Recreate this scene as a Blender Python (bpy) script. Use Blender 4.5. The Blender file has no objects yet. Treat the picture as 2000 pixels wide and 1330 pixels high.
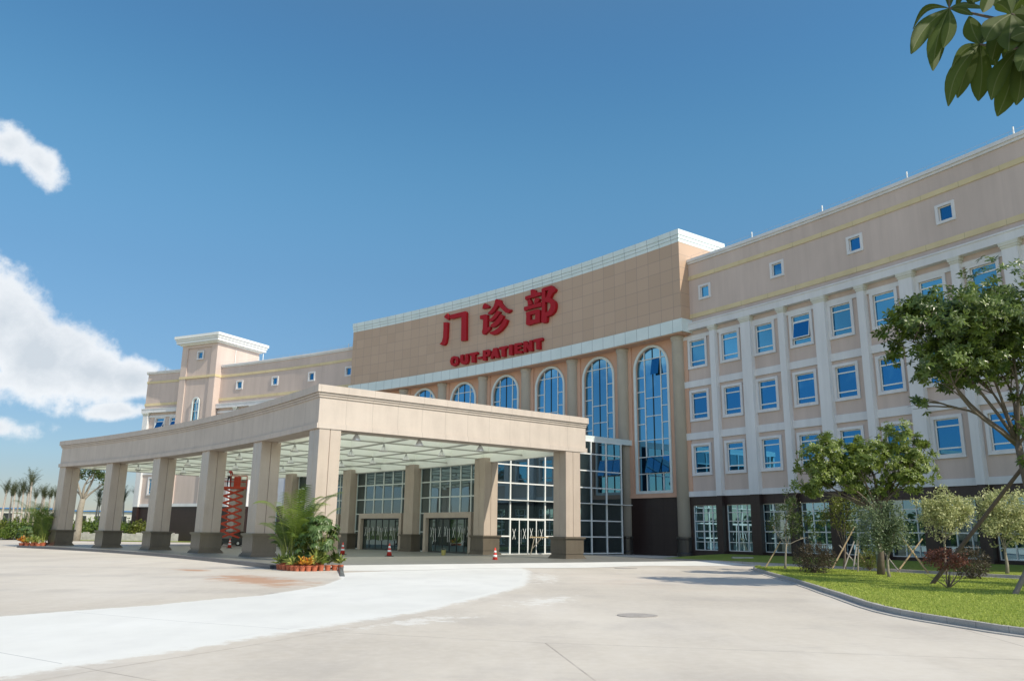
import bpy, math, random
from math import sin, cos, pi, radians, atan2, hypot, sqrt
from mathutils import Vector, Matrix
from mathutils.geometry import tessellate_polygon
S = bpy.context.scene
COL = S.collection
random.seed(7)

# ---------------------------------------------------------------- camera
CAM_H = 1.6
PITCH, ROLL = 0.2335, 0.0121
cd = bpy.data.cameras.new('camera'); cam = bpy.data.objects.new('camera', cd); COL.objects.link(cam)
cd.sensor_width = 36.0; cd.lens = 1576.055 / 2000 * 36; cd.clip_start = 0.1; cd.clip_end = 6000
_r = Vector((cos(ROLL), -sin(ROLL) * sin(PITCH), sin(ROLL) * cos(PITCH)))
_u = Vector((-sin(ROLL), -cos(ROLL) * sin(PITCH), cos(ROLL) * cos(PITCH)))
_b = Vector((0, -cos(PITCH), -sin(PITCH)))
m = Matrix((( _r.x, _u.x, _b.x, 0), (_r.y, _u.y, _b.y, 0), (_r.z, _u.z, _b.z, CAM_H), (0, 0, 0, 1)))
cam.matrix_world = m
S.camera = cam

# ---------------------------------------------------------------- light
EL = radians(43); PT_ = 0.655
SUN = Vector((cos(PT_) * cos(EL), -sin(PT_) * cos(EL), sin(EL)))
sl = bpy.data.lights.new('sun', 'SUN'); sl.energy = 4.6; sl.angle = radians(0.5); sl.color = (1.0, 0.92, 0.77)
so = bpy.data.objects.new('sun', sl); COL.objects.link(so)
so.rotation_euler = SUN.to_track_quat('Z', 'Y').to_euler(); so.location = (40, -30, 60)
S.view_settings.view_transform = 'Standard'; S.view_settings.look = 'None'
S.view_settings.exposure = 0.06; S.view_settings.gamma = 1.0; S.view_settings.use_curve_mapping = False

W = bpy.data.worlds.new('World'); S.world = W; W.use_nodes = True
nt = W.node_tree; N = nt.nodes; Lk = nt.links
bg = N['Background']; SKY_STRENGTH = 0.15
sky = N.new('ShaderNodeTexSky'); sky.sky_type = 'NISHITA'; sky.sun_disc = False
sky.sun_elevation = EL; sky.sun_rotation = atan2(SUN.x, SUN.y)
sky.air_density = 1.0; sky.dust_density = 0.15; sky.ozone_density = 1.0
def wm(op, a, b=None, c=None):
    n = N.new('ShaderNodeMath'); n.operation = op
    for i, x in enumerate((a, b, c)):
        if x is None: continue
        if isinstance(x, (int, float)): n.inputs[i].default_value = x
        else: Lk.new(x, n.inputs[i])
    return n.outputs[0]
tc = N.new('ShaderNodeTexCoord')
DIR = tc.outputs['Generated']
def wnoise(scale, detail, rough=0.55, off=(0, 0, 0), sc=(1, 1, 1)):
    mp = N.new('ShaderNodeMapping'); mp.inputs['Location'].default_value = off; mp.inputs['Scale'].default_value = sc
    Lk.new(DIR, mp.inputs[0])
    n = N.new('ShaderNodeTexNoise'); n.inputs['Scale'].default_value = scale; n.inputs['Detail'].default_value = detail
    n.inputs['Roughness'].default_value = rough; Lk.new(mp.outputs[0], n.inputs['Vector'])
    return n.outputs['Fac']
def wdot(v):
    n = N.new('ShaderNodeVectorMath'); n.operation = 'DOT_PRODUCT'; Lk.new(DIR, n.inputs[0]); n.inputs[1].default_value = v
    return n.outputs['Value']
# cumulus clouds: (direction, width, height, tilt, softness, brightness)
CL = [((-0.500, .785, .372), .038, .030, -.5, 1.15), ((-0.522, .768, .384), .036, .030, -.2, 1.15), ((-0.545, .755, .378), .03, .024, 0, .9),
      ((-0.560, .803, .200), .095, .068, 0.0, 1.25), ((-.500, .845, .175), .085, .054, -.25, 1.25),
      ((-.462, .870, .164), .065, .036, -.2, 1.2), ((-.424, .888, .162), .050, .028, .0, 1.2),
      ((-.545, .825, .150), .12, .030, .0, .7), ((-.430, .893, .126), .050, .014, .05, .75),
      ((-.535, .838, .10), .05, .012, 0, .5),
      ((-.80, .55, .22), .2, .08, 0, 1.0), ((-.95, .1, .25), .22, .07, 0, 1.0), ((-.86, -.45, .2), .25, .09, 0, 1.0),
      ((-.3, -.93, .25), .25, .08, 0, 1.0), ((.75, -.6, .22), .2, .07, 0, 1.0)]
def vnorm(v): return Vector(v).normalized()
nz = wm('SUBTRACT', wnoise(9.0, 7, .62), .5)
nz2 = wm('SUBTRACT', wnoise(26.0, 5, .6, (3, 1, 2)), .5)
cov = None
for d, a, b, tilt, amp in CL:
    c = vnorm(d); e1 = Vector((c.y, -c.x, 0)).normalized(); e2 = e1.cross(c); 
    if e2.z < 0: e2 = -e2
    f1 = e1 * cos(tilt) + e2 * sin(tilt); f2 = -e1 * sin(tilt) + e2 * cos(tilt)
    x = wm('DIVIDE', wdot(f1), a); y = wm('DIVIDE', wdot(f2), b)
    q = wm('SUBTRACT', 1.0, wm('SQRT', wm('ADD', wm('MULTIPLY', x, x), wm('MULTIPLY', y, y))))
    fr = wm('GREATER_THAN', wdot(c), 0.5)
    q = wm('ADD', wm('MULTIPLY', q, amp), wm('MULTIPLY', wm('SUBTRACT', fr, 1.0), 10.0))
    cov = q if cov is None else wm('MAXIMUM', cov, q)
cov = wm('ADD', cov, wm('MULTIPLY', nz, 1.75)); cov = wm('ADD', cov, wm('MULTIPLY', nz2, .9)); cov = wm('ADD', cov, wm('MULTIPLY', wm('SUBTRACT', wnoise(70.0, 4, .6, (1, 5, 2)), .5), .35))
mr = N.new('ShaderNodeMapRange'); mr.interpolation_type = 'SMOOTHSTEP'; Lk.new(cov, mr.inputs['Value'])
mr.inputs['From Min'].default_value = 0.0; mr.inputs['From Max'].default_value = 0.50
# cloud shade: darker, greyer bellies
nb = wnoise(7.0, 5, .55, (0, 0, .055), (1, 1, 1.6))
sh = N.new('ShaderNodeMapRange'); Lk.new(wm('SUBTRACT', wm('ADD', cov, wm('MULTIPLY', nb, -.9)), -.25), sh.inputs['Value'])
sh.inputs['From Min'].default_value = -.1; sh.inputs['From Max'].default_value = .9
cr = N.new('ShaderNodeMix'); cr.data_type = 'RGBA'
cr.inputs[6].default_value = (6.6, 6.7, 6.8, 1); cr.inputs[7].default_value = (4.3, 4.65, 5.0, 1)
Lk.new(sh.outputs[0], cr.inputs[0])
mx = N.new('ShaderNodeMix'); mx.data_type = 'RGBA'
Lk.new(wm('MULTIPLY', mr.outputs[0], .93), mx.inputs[0])
hs = N.new('ShaderNodeHueSaturation'); hs.inputs['Saturation'].default_value = 1.0; hs.inputs['Value'].default_value = 1.0
Lk.new(sky.outputs[0], hs.inputs['Color'])
# the deep clear blue of the side away from the sun
sepn = N.new('ShaderNodeSeparateXYZ'); Lk.new(DIR, sepn.inputs[0])
rp = N.new('ShaderNodeValToRGB'); rp.color_ramp.interpolation = 'B_SPLINE'
el_ = rp.color_ramp.elements; el_[0].position = 0.0; el_[0].color = (.34, .35, .42, 1); el_[1].position = 1.0; el_[1].color = (1.35, 1.4, 1.4, 1)
for p_, c_ in ((.08, (.37, .42, .52, 1)), (.30, (.55, .78, .84, 1)), (.44, (.57, .98, 1.0, 1)), (.60, (.40, .80, .98, 1))):
    e_ = el_.new(p_); e_.color = c_
Lk.new(sepn.outputs[2], rp.inputs[0])
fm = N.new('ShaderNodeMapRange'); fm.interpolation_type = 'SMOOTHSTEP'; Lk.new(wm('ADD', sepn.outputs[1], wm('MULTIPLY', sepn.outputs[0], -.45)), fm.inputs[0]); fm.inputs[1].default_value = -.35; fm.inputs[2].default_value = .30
tn = N.new('ShaderNodeMix'); tn.data_type = 'RGBA'; tn.inputs[6].default_value = (1.75, 1.58, 1.40, 1); Lk.new(fm.outputs[0], tn.inputs[0]); Lk.new(rp.outputs[0], tn.inputs[7])  # unseen sky half behind the viewer brightened, adding ambient to shaded walls
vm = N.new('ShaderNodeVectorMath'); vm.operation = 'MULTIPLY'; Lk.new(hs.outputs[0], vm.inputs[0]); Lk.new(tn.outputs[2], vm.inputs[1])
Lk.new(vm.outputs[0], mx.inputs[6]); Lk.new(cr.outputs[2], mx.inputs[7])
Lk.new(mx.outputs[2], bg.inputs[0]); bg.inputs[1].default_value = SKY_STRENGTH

# ---------------------------------------------------------------- plan of the place: one big arc
CX, CY = -108.1131, -28.568
RW, RC, RF, RB = 152.08, 151.03, 119.84, 136.35
C0, DC, PSI = 0.9648, 0.0667, -0.0479
P0, DP = 0.9494, 0.0207
FR, FL = 0.9337, 0.6322
def P(phi, r, z=0.0): return Vector((CX + r * sin(phi), CY + r * cos(phi), z))
def line(i):                     # canopy column line i (0..5): start angle and direction
    phi = C0 - DC * (5 - i)
    return phi, phi + PSI * (i - 2.5) / 2.5
def cpos(i, s, z=0.0):
    phi, ps = line(i); p = P(phi, RF, z)
    return Vector((p.x + s * sin(ps), p.y + s * cos(ps), z))

class MB:
    def __init__(s): s.v = []; s.f = []; s.m = []; s.c = []; s.usecol = False
    def add(s, vs, fs, mi=0, col=None):
        o = len(s.v); s.v += [tuple(x) for x in vs]
        for f in fs: s.f.append(tuple(o + i for i in f)); s.m.append(mi)
        if col is not None: s.usecol = True
        if s.usecol: s.c += [col if col is not None else .5] * len(vs)
        return s
    def box(s, x0, x1, y0, y1, z0, z1, mi=0, M=None):
        vs = [Vector((x, y, z)) for z in (z0, z1) for x, y in ((x0, y0), (x1, y0), (x1, y1), (x0, y1))]
        if M is not None: vs = [M @ v for v in vs]
        return s.add(vs, [(3, 2, 1, 0), (4, 5, 6, 7), (0, 1, 5, 4), (1, 2, 6, 5), (2, 3, 7, 6), (3, 0, 4, 7)], mi)
    def arc(s, p0, p1, r0, r1, z0, z1, mi=0, step=.012):
        n = max(1, int(math.ceil((p1 - p0) / step))); vs = []
        for k in range(n + 1):
            p = p0 + (p1 - p0) * k / n
            vs += [P(p, r0, z0), P(p, r1, z0), P(p, r1, z1), P(p, r0, z1)]
        fs = [(3, 2, 1, 0), (4 * n, 4 * n + 1, 4 * n + 2, 4 * n + 3)]
        for k in range(n):
            a = 4 * k; b = a + 4
            for i in range(4):
                j = (i + 1) % 4; fs.append((a + i, a + j, b + j, b + i))
        return s.add(vs, fs, mi)
    def strip(s, A, B, z0, z1, mi=0):
        """closed solid between two plan polylines A and B (same length)"""
        n = len(A); vs = []
        for a, b in zip(A, B): vs += [(a[0], a[1], z0), (b[0], b[1], z0), (b[0], b[1], z1), (a[0], a[1], z1)]
        fs = [(3, 2, 1, 0), (4 * n - 4, 4 * n - 3, 4 * n - 2, 4 * n - 1)]
        for k in range(n - 1):
            a = 4 * k; b = a + 4
            for i in range(4):
                j = (i + 1) % 4; fs.append((a + i, a + j, b + j, b + i))
        return s.add(vs, fs, mi)
    def prism(s, poly, z0, z1, mi=0, M=None):
        n = len(poly); tri = tessellate_polygon([[Vector((p[0], p[1], 0)) for p in poly]])
        vs = [Vector((p[0], p[1], z0)) for p in poly] + [Vector((p[0], p[1], z1)) for p in poly]
        if M is not None: vs = [M @ v for v in vs]
        fs = [tuple(t) for t in tri] + [tuple(n + i for i in reversed(t)) for t in tri]
        fs += [(i, (i + 1) % n, n + (i + 1) % n, n + i) for i in range(n)]
        return s.add(vs, fs, mi)
    def tube(s, pts, rad, n=8, mi=0, cap=True):
        pts = [Vector(p) for p in pts]
        if isinstance(rad, (int, float)): rad = [rad] * len(pts)
        vs = []; prev = None
        for k, p in enumerate(pts):
            t = (pts[min(k + 1, len(pts) - 1)] - pts[max(k - 1, 0)]).normalized()
            a = Vector((0, 0, 1)) if abs(t.z) < .9 else Vector((1, 0, 0))
            if prev is not None: a = prev
            x = (a - t * a.dot(t)).normalized(); y = t.cross(x); prev = x
            for i in range(n):
                an = 2 * pi * i / n; vs.append(p + (x * cos(an) + y * sin(an)) * rad[k])
        fs = []
        for k in range(len(pts) - 1):
            for i in range(n):
                j = (i + 1) % n; fs.append((k * n + i, k * n + j, (k + 1) * n + j, (k + 1) * n + i))
        if cap: fs += [tuple(range(n - 1, -1, -1)), tuple((len(pts) - 1) * n + i for i in range(n))]
        return s.add(vs, fs, mi)
    def lathe(s, prof, n=16, c=(0, 0, 0), mi=0):
        vs = []; 
        for r, z in prof:
            for i in range(n):
                an = 2 * pi * i / n; vs.append((c[0] + r * cos(an), c[1] + r * sin(an), c[2] + z))
        fs = []
        for k in range(len(prof) - 1):
            for i in range(n):
                j = (i + 1) % n; fs.append((k * n + i, k * n + j, (k + 1) * n + j, (k + 1) * n + i))
        fs += [tuple(range(n - 1, -1, -1)), tuple((len(prof) - 1) * n + i for i in range(n))]
        return s.add(vs, fs, mi)
    def build(s, name, mats, parent=None, loc=None, rz=0.0, smooth=False, local=False):
        me = bpy.data.meshes.new(name); me.from_pydata(s.v, [], s.f)
        if not isinstance(mats, (list, tuple)): mats = [mats]
        for m_ in mats: me.materials.append(m_)
        if len(mats) > 1: me.polygons.foreach_set('material_index', s.m)
        if smooth: me.polygons.foreach_set('use_smooth', [True] * len(s.f))
        if s.usecol:
            ca = me.color_attributes.new('Col', 'FLOAT_COLOR', 'POINT'); fl = []
            for x in s.c: fl += [x, x, x, 1.0]
            ca.data.foreach_set('color', fl)
        me.update()
        o = bpy.data.objects.new(name, me); COL.objects.link(o)
        if loc is not None: o.location = loc
        o.rotation_euler = (0, 0, rz)
        if parent is not None:
            o.parent = parent
            if not local: o.matrix_parent_inverse = Matrix.Translation(-Vector(parent.location))
        return o

def tag(o, label=None, cat=None, group=None, kind=None):
    if label: o['label'] = label
    if cat: o['category'] = cat
    if group: o['group'] = group
    if kind: o['kind'] = kind
    return o
def empty(name, loc, label, cat, group=None, rz=0.0):
    o = bpy.data.objects.new(name, None); COL.objects.link(o); o.location = loc; o.rotation_euler = (0, 0, rz)
    o.empty_display_size = .3
    return tag(o, label, cat, group)
def kids(o): return [c for c in list(o.children)]
def copy_tree(o, parent=None):
    c = o.copy(); COL.objects.link(c)
    if parent is not None:
        mpi = o.matrix_parent_inverse.copy(); c.parent = parent; c.matrix_parent_inverse = mpi
    for ch in kids(o): copy_tree(ch, c)
    return c
ORD = ['first', 'second', 'third', 'fourth', 'fifth', 'sixth', 'seventh', 'eighth', 'ninth', 'tenth', 'eleventh', 'twelfth', 'thirteenth', 'fourteenth', 'fifteenth', 'sixteenth', 'seventeenth', 'eighteenth', 'nineteenth', 'twentieth']

# ---------------------------------------------------------------- materials
class Mat:
    def __init__(s, name):
        s.m = bpy.data.materials.new(name); s.m.use_nodes = True; s.t = s.m.node_tree; s.N = s.t.nodes; s.L = s.t.links
        s.b = s.N['Principled BSDF']; s.geo = s.N.new('ShaderNodeNewGeometry')
    def math(s, op, a, b=None, c=None):
        n = s.N.new('ShaderNodeMath'); n.operation = op
        for i, x in enumerate((a, b, c)):
            if x is None: continue
            if isinstance(x, (int, float)): n.inputs[i].default_value = x
            else: s.L.new(x, n.inputs[i])
        return n.outputs[0]
    def noise(s, scale, detail=4, rough=.55, sc=(1, 1, 1), vec=None):
        mp = s.N.new('ShaderNodeMapping'); mp.inputs['Scale'].default_value = sc
        s.L.new(vec if vec is not None else s.geo.outputs['Position'], mp.inputs[0])
        n = s.N.new('ShaderNodeTexNoise'); n.inputs['Scale'].default_value = scale; n.inputs['Detail'].default_value = detail
        n.inputs['Roughness'].default_value = rough; s.L.new(mp.outputs[0], n.inputs['Vector'])
        return n.outputs['Fac']
    def mix(s, f, a, b):
        n = s.N.new('ShaderNodeMix'); n.data_type = 'RGBA'
        for i, x in ((0, f), (6, a), (7, b)):
            if isinstance(x, (int, float)): n.inputs[i].default_value = x
            elif isinstance(x, (tuple, list)): n.inputs[i].default_value = (*x[:3], 1)
            else: s.L.new(x, n.inputs[i])
        return n.outputs[2]
    def rng(s, v, a, b, c=0.0, d=1.0, smooth=False):
        n = s.N.new('ShaderNodeMapRange'); s.L.new(v, n.inputs[0])
        if smooth: n.interpolation_type = 'SMOOTHSTEP'
        for i, x in zip((1, 2, 3, 4), (a, b, c, d)): n.inputs[i].default_value = x
        return n.outputs[0]
    def sep(s):
        n = s.N.new('ShaderNodeSeparateXYZ'); s.L.new(s.geo.outputs['Position'], n.inputs[0]); return n.outputs
    def phi(s):
        o = s.sep(); return s.math('ARCTAN2', s.math('ADD', o[0], -CX), s.math('ADD', o[1], -CY)), o[2]
    def grid(s, v, period, off, w):
        """1 on joint lines of relative width w (fraction of the period)"""
        f = s.math('FRACT', s.math('DIVIDE', s.math('SUBTRACT', v, off), period))
        return s.math('LESS_THAN', f, w)
    def bump(s, h, strength=.3, dist=.02):
        n = s.N.new('ShaderNodeBump'); n.inputs['Strength'].default_value = strength; n.inputs['Distance'].default_value = dist
        s.L.new(h, n.inputs['Height']); s.L.new(n.outputs[0], s.b.inputs['Normal'])
    def out(s, col, rough=.7, spec=.5, metal=0.0):
        if isinstance(col, (tuple, list)): s.b.inputs['Base Color'].default_value = (*col[:3], 1)
        else: s.L.new(col, s.b.inputs['Base Color'])
        if isinstance(rough, (int, float)): s.b.inputs['Roughness'].default_value = rough
        else: s.L.new(rough, s.b.inputs['Roughness'])
        s.b.inputs['Specular IOR Level'].default_value = spec; s.b.inputs['Metallic'].default_value = metal
        return s.m
def mul(c, k): return tuple(x * k for x in c)
def plain(name, col, rough=.6, var=.12, scale=1.5, spec=.4, metal=0.0, fine=25, bump=.0):
    q = Mat(name); n1 = q.noise(scale, 5); n2 = q.noise(fine, 3)
    f = q.math('ADD', q.math('MULTIPLY', n1, .7), q.math('MULTIPLY', n2, .3))
    c = q.mix(q.rng(f, .3, .7), mul(col, 1 - var), mul(col, 1 + var))
    if bump: q.bump(n2, bump, .01)
    return q.out(c, rough, spec, metal)

M = {}
def render_wall(name, col, sheetw=0.0):
    q = Mat(name); z = q.sep()[2]
    n1 = q.noise(.35, 5, .6, (1, 1, .5)); n2 = q.noise(1.2, 4, .6, (1.2, 1.2, .12)); n3 = q.noise(60, 2)
    f = q.math('ADD', q.math('MULTIPLY', n1, .55), q.math('MULTIPLY', n2, .45))
    c = q.mix(q.rng(f, .32, .68), mul(col, .87), mul(col, 1.07)); st_ = q.noise(2.6, 5, .65, (1, 1, .045)); c = q.mix(q.math('MULTIPLY', q.rng(st_, .52, .78), .22), c, mul(col, .62))
    q.bump(n3, .15, .006)
    return q.out(c, .85, .25)
M['wall'] = render_wall('beige render', (.565, .465, .415))
M['trim'] = render_wall('pale grey trim', (.67, .67, .68))
M['cap'] = render_wall('cream capital', (.62, .62, .565))
q = Mat('yellow band'); ph, z = q.phi()
j = q.grid(ph, .0158, .0031, .012)
M['yellow'] = q.out(q.mix(j, q.mix(q.rng(q.noise(.8, 4), .3, .7), (.58, .48, .29), (.66, .55, .34)), (.42, .36, .23)), .8, .3)
M['orange'] = render_wall('terracotta render', (.595, .375, .27))
M['recess'] = render_wall('recess render', (.50, .40, .29))
# aluminium cladding with joints
q = Mat('brown panels'); ph, z = q.phi()
jj = q.math('MAXIMUM', q.grid(ph, .0086, .6361 - .0086 * 4, .028), q.grid(z, 1.07, 18.1, .03))
cell = q.N.new('ShaderNodeTexWhiteNoise'); cell.noise_dimensions = '2D'
cb = q.N.new('ShaderNodeCombineXYZ')
q.L.new(q.math('FLOOR', q.math('DIVIDE', q.math('SUBTRACT', ph, .6361), .0086)), cb.inputs[0])
q.L.new(q.math('FLOOR', q.math('DIVIDE', q.math('SUBTRACT', z, 18.1), 1.07)), cb.inputs[1])
q.L.new(cb.outputs[0], cell.inputs['Vector'])
bc = q.mix(cell.outputs['Value'], (.455, .32, .225), (.495, .35, .25))
M['brown'] = q.out(q.mix(jj, bc, (.31, .235, .19)), .45, .5)
q = Mat('white panels'); ph, z = q.phi()
jj = q.grid(ph, .0086, .6361 - .0086 * 4, .03)
wp = q.mix(q.rng(q.noise(.6, 3), .3, .7), (.60, .68, .67), (.68, .75, .74))
M['alu'] = q.out(q.mix(jj, wp, (.28, .32, .34)), .35, .5)
# granite
def granite(name, c1, c2, rough, px=None, scale=60, pz=0.0, gd=0.35):
    q = Mat(name); n = q.noise(scale, 4, .7); n2 = q.noise(.8, 4); n3 = q.noise(2.2, 3, .6, (1, 1, .15))
    f = q.rng(n, .35, .65); c = q.mix(f, c1, c2)
    c = q.mix(q.math('MULTIPLY', q.rng(n2, .35, .7), .35), c, mul(c1, .8))
    c = q.mix(q.math('MULTIPLY', q.rng(n3, .4, .75), .30), c, mul(c2, 1.12))
    if px:
        ph, z = q.phi(); o_ = q.sep()
        nn = q.N.new('ShaderNodeSeparateXYZ'); q.L.new(q.geo.outputs['True Normal'], nn.inputs[0])
        tg = q.math('ABSOLUTE', q.math('SUBTRACT', q.math('MULTIPLY', nn.outputs[0], q.math('COSINE', ph)), q.math('MULTIPLY', nn.outputs[1], q.math('SINE', ph))))
        rad = q.math('SQRT', q.math('ADD', q.math('POWER', q.math('ADD', o_[0], -CX), 2.0), q.math('POWER', q.math('ADD', o_[1], -CY), 2.0)))
        sel = q.math('GREATER_THAN', tg, .7)
        jf = q.grid(ph, px, .01, .014); jr = q.grid(rad, px * 120, .0, .014)
        j = q.math('ADD', q.math('MULTIPLY', sel, jr), q.math('MULTIPLY', q.math('SUBTRACT', 1.0, sel), jf))
        if pz: j = q.math('MAXIMUM', j, q.grid(z, pz, .05, .012))
        c = q.mix(j, c, mul(c1, gd))
    return q.out(c, rough, .5)
M['stone'] = granite('fascia granite', (.425, .365, .315), (.545, .475, .41), .6, .0125, 60, 0, .75)
M['column_stone'] = granite('column granite', (.39, .325, .27), (.50, .42, .35), .20, None)
M['base_stone'] = granite('plinth granite', (.095, .08, .062), (.15, .128, .10), .14, None)
M['dark_stone'] = granite('dark wall granite', (.024, .014, .013), (.044, .027, .025), .38, .0085, 60, .75, .45)
M['black_stone'] = granite('column plinth granite', (.022, .020, .019), (.04, .036, .034), .3)
M['concrete'] = granite('column concrete', (.41, .375, .32), (.49, .45, .39), .8, None, 30)
M['groove'] = plain('groove', (.07, .045, .035), .9)
M['white'] = plain('white frame', (.72, .73, .71), .4, .04)
M['ceil'] = plain('ceiling panel', (.90, .92, .86), .6, .04, .3)
m_ = bpy.data.materials.new('translucent roof sheet'); m_.use_nodes = True; t_ = m_.node_tree; b_ = t_.nodes['Principled BSDF']; b_.inputs['Base Color'].default_value = (.85, .88, .80, 1); b_.inputs['Roughness'].default_value = .6
tl_ = t_.nodes.new('ShaderNodeBsdfTranslucent'); tl_.inputs['Color'].default_value = (.88, .93, .80, 1); mm_ = t_.nodes.new('ShaderNodeMixShader'); mm_.inputs[0].default_value = .72
t_.links.new(b_.outputs[0], mm_.inputs[1]); t_.links.new(tl_.outputs[0], mm_.inputs[2]); t_.links.new(mm_.outputs[0], t_.nodes['Material Output'].inputs[0]); M['skylight'] = m_
M['beam_edge'] = plain('beam edge', (.46, .46, .42), .7, .08)
M['metal'] = plain('steel', (.45, .45, .44), .35, .1, metal=.8)
M['darkmetal'] = plain('dark metal', (.03, .035, .035), .4)
M['red'] = plain('sign red', (.36, .008, .014), .45, .05, spec=.22)
M['roof'] = plain('roof', (.35, .34, .33), .9)
def glass(name, tint, refl, dark, ior_gain=.0, wav=.004):
    m_ = bpy.data.materials.new(name); m_.use_nodes = True; t = m_.node_tree; t.nodes.clear()
    o = t.nodes.new('ShaderNodeOutputMaterial'); mixn = t.nodes.new('ShaderNodeMixShader')
    g = t.nodes.new('ShaderNodeBsdfGlossy'); g.inputs['Color'].default_value = (*tint, 1); g.inputs['Roughness'].default_value = .012
    d = t.nodes.new('ShaderNodeBsdfDiffuse'); d.inputs['Color'].default_value = (*dark, 1)
    lw = t.nodes.new('ShaderNodeLayerWeight'); lw.inputs['Blend'].default_value = .25
    oi_ = t.nodes.new('ShaderNodeObjectInfo'); rv = t.nodes.new('ShaderNodeMapRange'); rv.inputs[3].default_value = .72; rv.inputs[4].default_value = 1.12; t.links.new(oi_.outputs['Random'], rv.inputs[0])
    hv = t.nodes.new('ShaderNodeHueSaturation'); hv.inputs['Color'].default_value = (*tint, 1); t.links.new(rv.outputs[0], hv.inputs['Value']); t.links.new(hv.outputs[0], g.inputs['Color'])
    mr_ = t.nodes.new('ShaderNodeMapRange'); mr_.inputs[3].default_value = refl; mr_.inputs[4].default_value = min(1, refl + .45)
    t.links.new(lw.outputs['Facing'], mr_.inputs[0]); t.links.new(mr_.outputs[0], mixn.inputs[0])
    geo = t.nodes.new('ShaderNodeNewGeometry'); nn = t.nodes.new('ShaderNodeTexNoise'); nn.inputs['Scale'].default_value = .9; nn.inputs['Detail'].default_value = 1
    t.links.new(geo.outputs['Position'], nn.inputs['Vector'])
    bp = t.nodes.new('ShaderNodeBump'); bp.inputs['Strength'].default_value = .5; bp.inputs['Distance'].default_value = wav
    t.links.new(nn.outputs['Fac'], bp.inputs['Height']); t.links.new(bp.outputs[0], g.inputs['Normal'])
    t.links.new(d.outputs[0], mixn.inputs[1]); t.links.new(g.outputs[0], mixn.inputs[2]); t.links.new(mixn.outputs[0], o.inputs[0])
    return m_
M['glass'] = glass('blue window glass', (.095, .37, .66), .58, (.006, .028, .06))
M['archglass'] = glass('arched window glass', (.24, .56, .80), .66, (.01, .035, .07), wav=.002)
M['hallglass'] = glass('hall glass', (.62, .80, .90), .26, (.012, .02, .022))
M['groundglass'] = glass('green grey glass', (.52, .80, .95), .50, (.012, .025, .03))
M['doorglass'] = glass('door glass', (.6, .8, .82), .12, (.006, .012, .013))
# ================================================================ THE SETTING: ground
q = Mat('plaza concrete'); o3 = q.sep()
def seg_mask(q, o3, a, b, w):
    ax, ay = a; bx, by = b; L = hypot(bx - ax, by - ay); ux, uy = (bx - ax) / L, (by - ay) / L
    px = q.math('SUBTRACT', o3[0], ax); py = q.math('SUBTRACT', o3[1], ay)
    t = q.math('ADD', q.math('MULTIPLY', px, ux), q.math('MULTIPLY', py, uy))
    d = q.math('ABSOLUTE', q.math('SUBTRACT', q.math('MULTIPLY', px, uy), q.math('MULTIPLY', py, ux)))
    i1 = q.math('MULTIPLY', q.math('GREATER_THAN', t, 0.0), q.math('LESS_THAN', t, L))
    return q.math('MULTIPLY', q.math('LESS_THAN', d, w), i1)
SEGS = [((-13, 15.4), (-3.76, 9.31)), ((-3.76, 9.31), (0, 6.6)), ((-8.44, 16.49), (-5.85, 15.11)), ((-5.85, 15.11), (-3.3, 13.98)), ((-3.3, 13.98), (.55, 12.82)),
        ((.55, 12.82), (1.0, 9.5)), ((1.0, 9.5), (1.4, 6)), ((.55, 12.82), (7.4, 11.6)), ((7.9, 13.1), (8.2, 15.3)), ((-1.5, 24), (5.5, 22.6)), ((5.5, 22.6), (8.2, 22)),
        ((-20, 26), (-8, 23.4)), ((1.5, 33), (9, 31.5))]
jm = None
for a, b in SEGS:
    s_ = seg_mask(q, o3, a, b, .014); jm = s_ if jm is None else q.math('MAXIMUM', jm, s_)
jm = q.math('MULTIPLY', jm, q.rng(q.noise(1.3, 3), .3, .55, .1, .55))
n1 = q.noise(.09, 6, .6); n2 = q.noise(.5, 6, .65, (1, .45, 1)); n3 = q.noise(6, 4, .6); n4 = q.noise(90, 2)
col = q.mix(q.rng(n1, .33, .67), (.475, .425, .355), (.60, .55, .475))
col = q.mix(q.math('MULTIPLY', q.rng(n2, .45, .75), .65), col, (.41, .37, .325))
n5 = q.noise(.22, 7, .7, (1, .35, 1)); col = q.mix(q.math('MULTIPLY', q.rng(n5, .5, .68), .45), col, (.64, .60, .54)); col = q.mix(q.math('MULTIPLY', q.rng(q.noise(1.6, 6, .7, (.4, 1, 1)), .56, .74), .5), col, (.40, .36, .32))
col = q.mix(q.math('MULTIPLY', q.rng(n3, .42, .7), .22), col, (.66, .62, .57))
# tyre arcs and smudges
w_ = q.N.new('ShaderNodeTexWave'); w_.wave_type = 'RINGS'; w_.inputs['Scale'].default_value = .05; w_.inputs['Distortion'].default_value = 3.0; w_.inputs['Detail'].default_value = 4
q.L.new(q.geo.outputs['Position'], w_.inputs['Vector'])
col = q.mix(q.math('MULTIPLY', q.math('MULTIPLY', q.rng(w_.outputs['Fac'], .80, 1.0), q.rng(n2, .35, .6)), .30), col, (.36, .33, .30))
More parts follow.
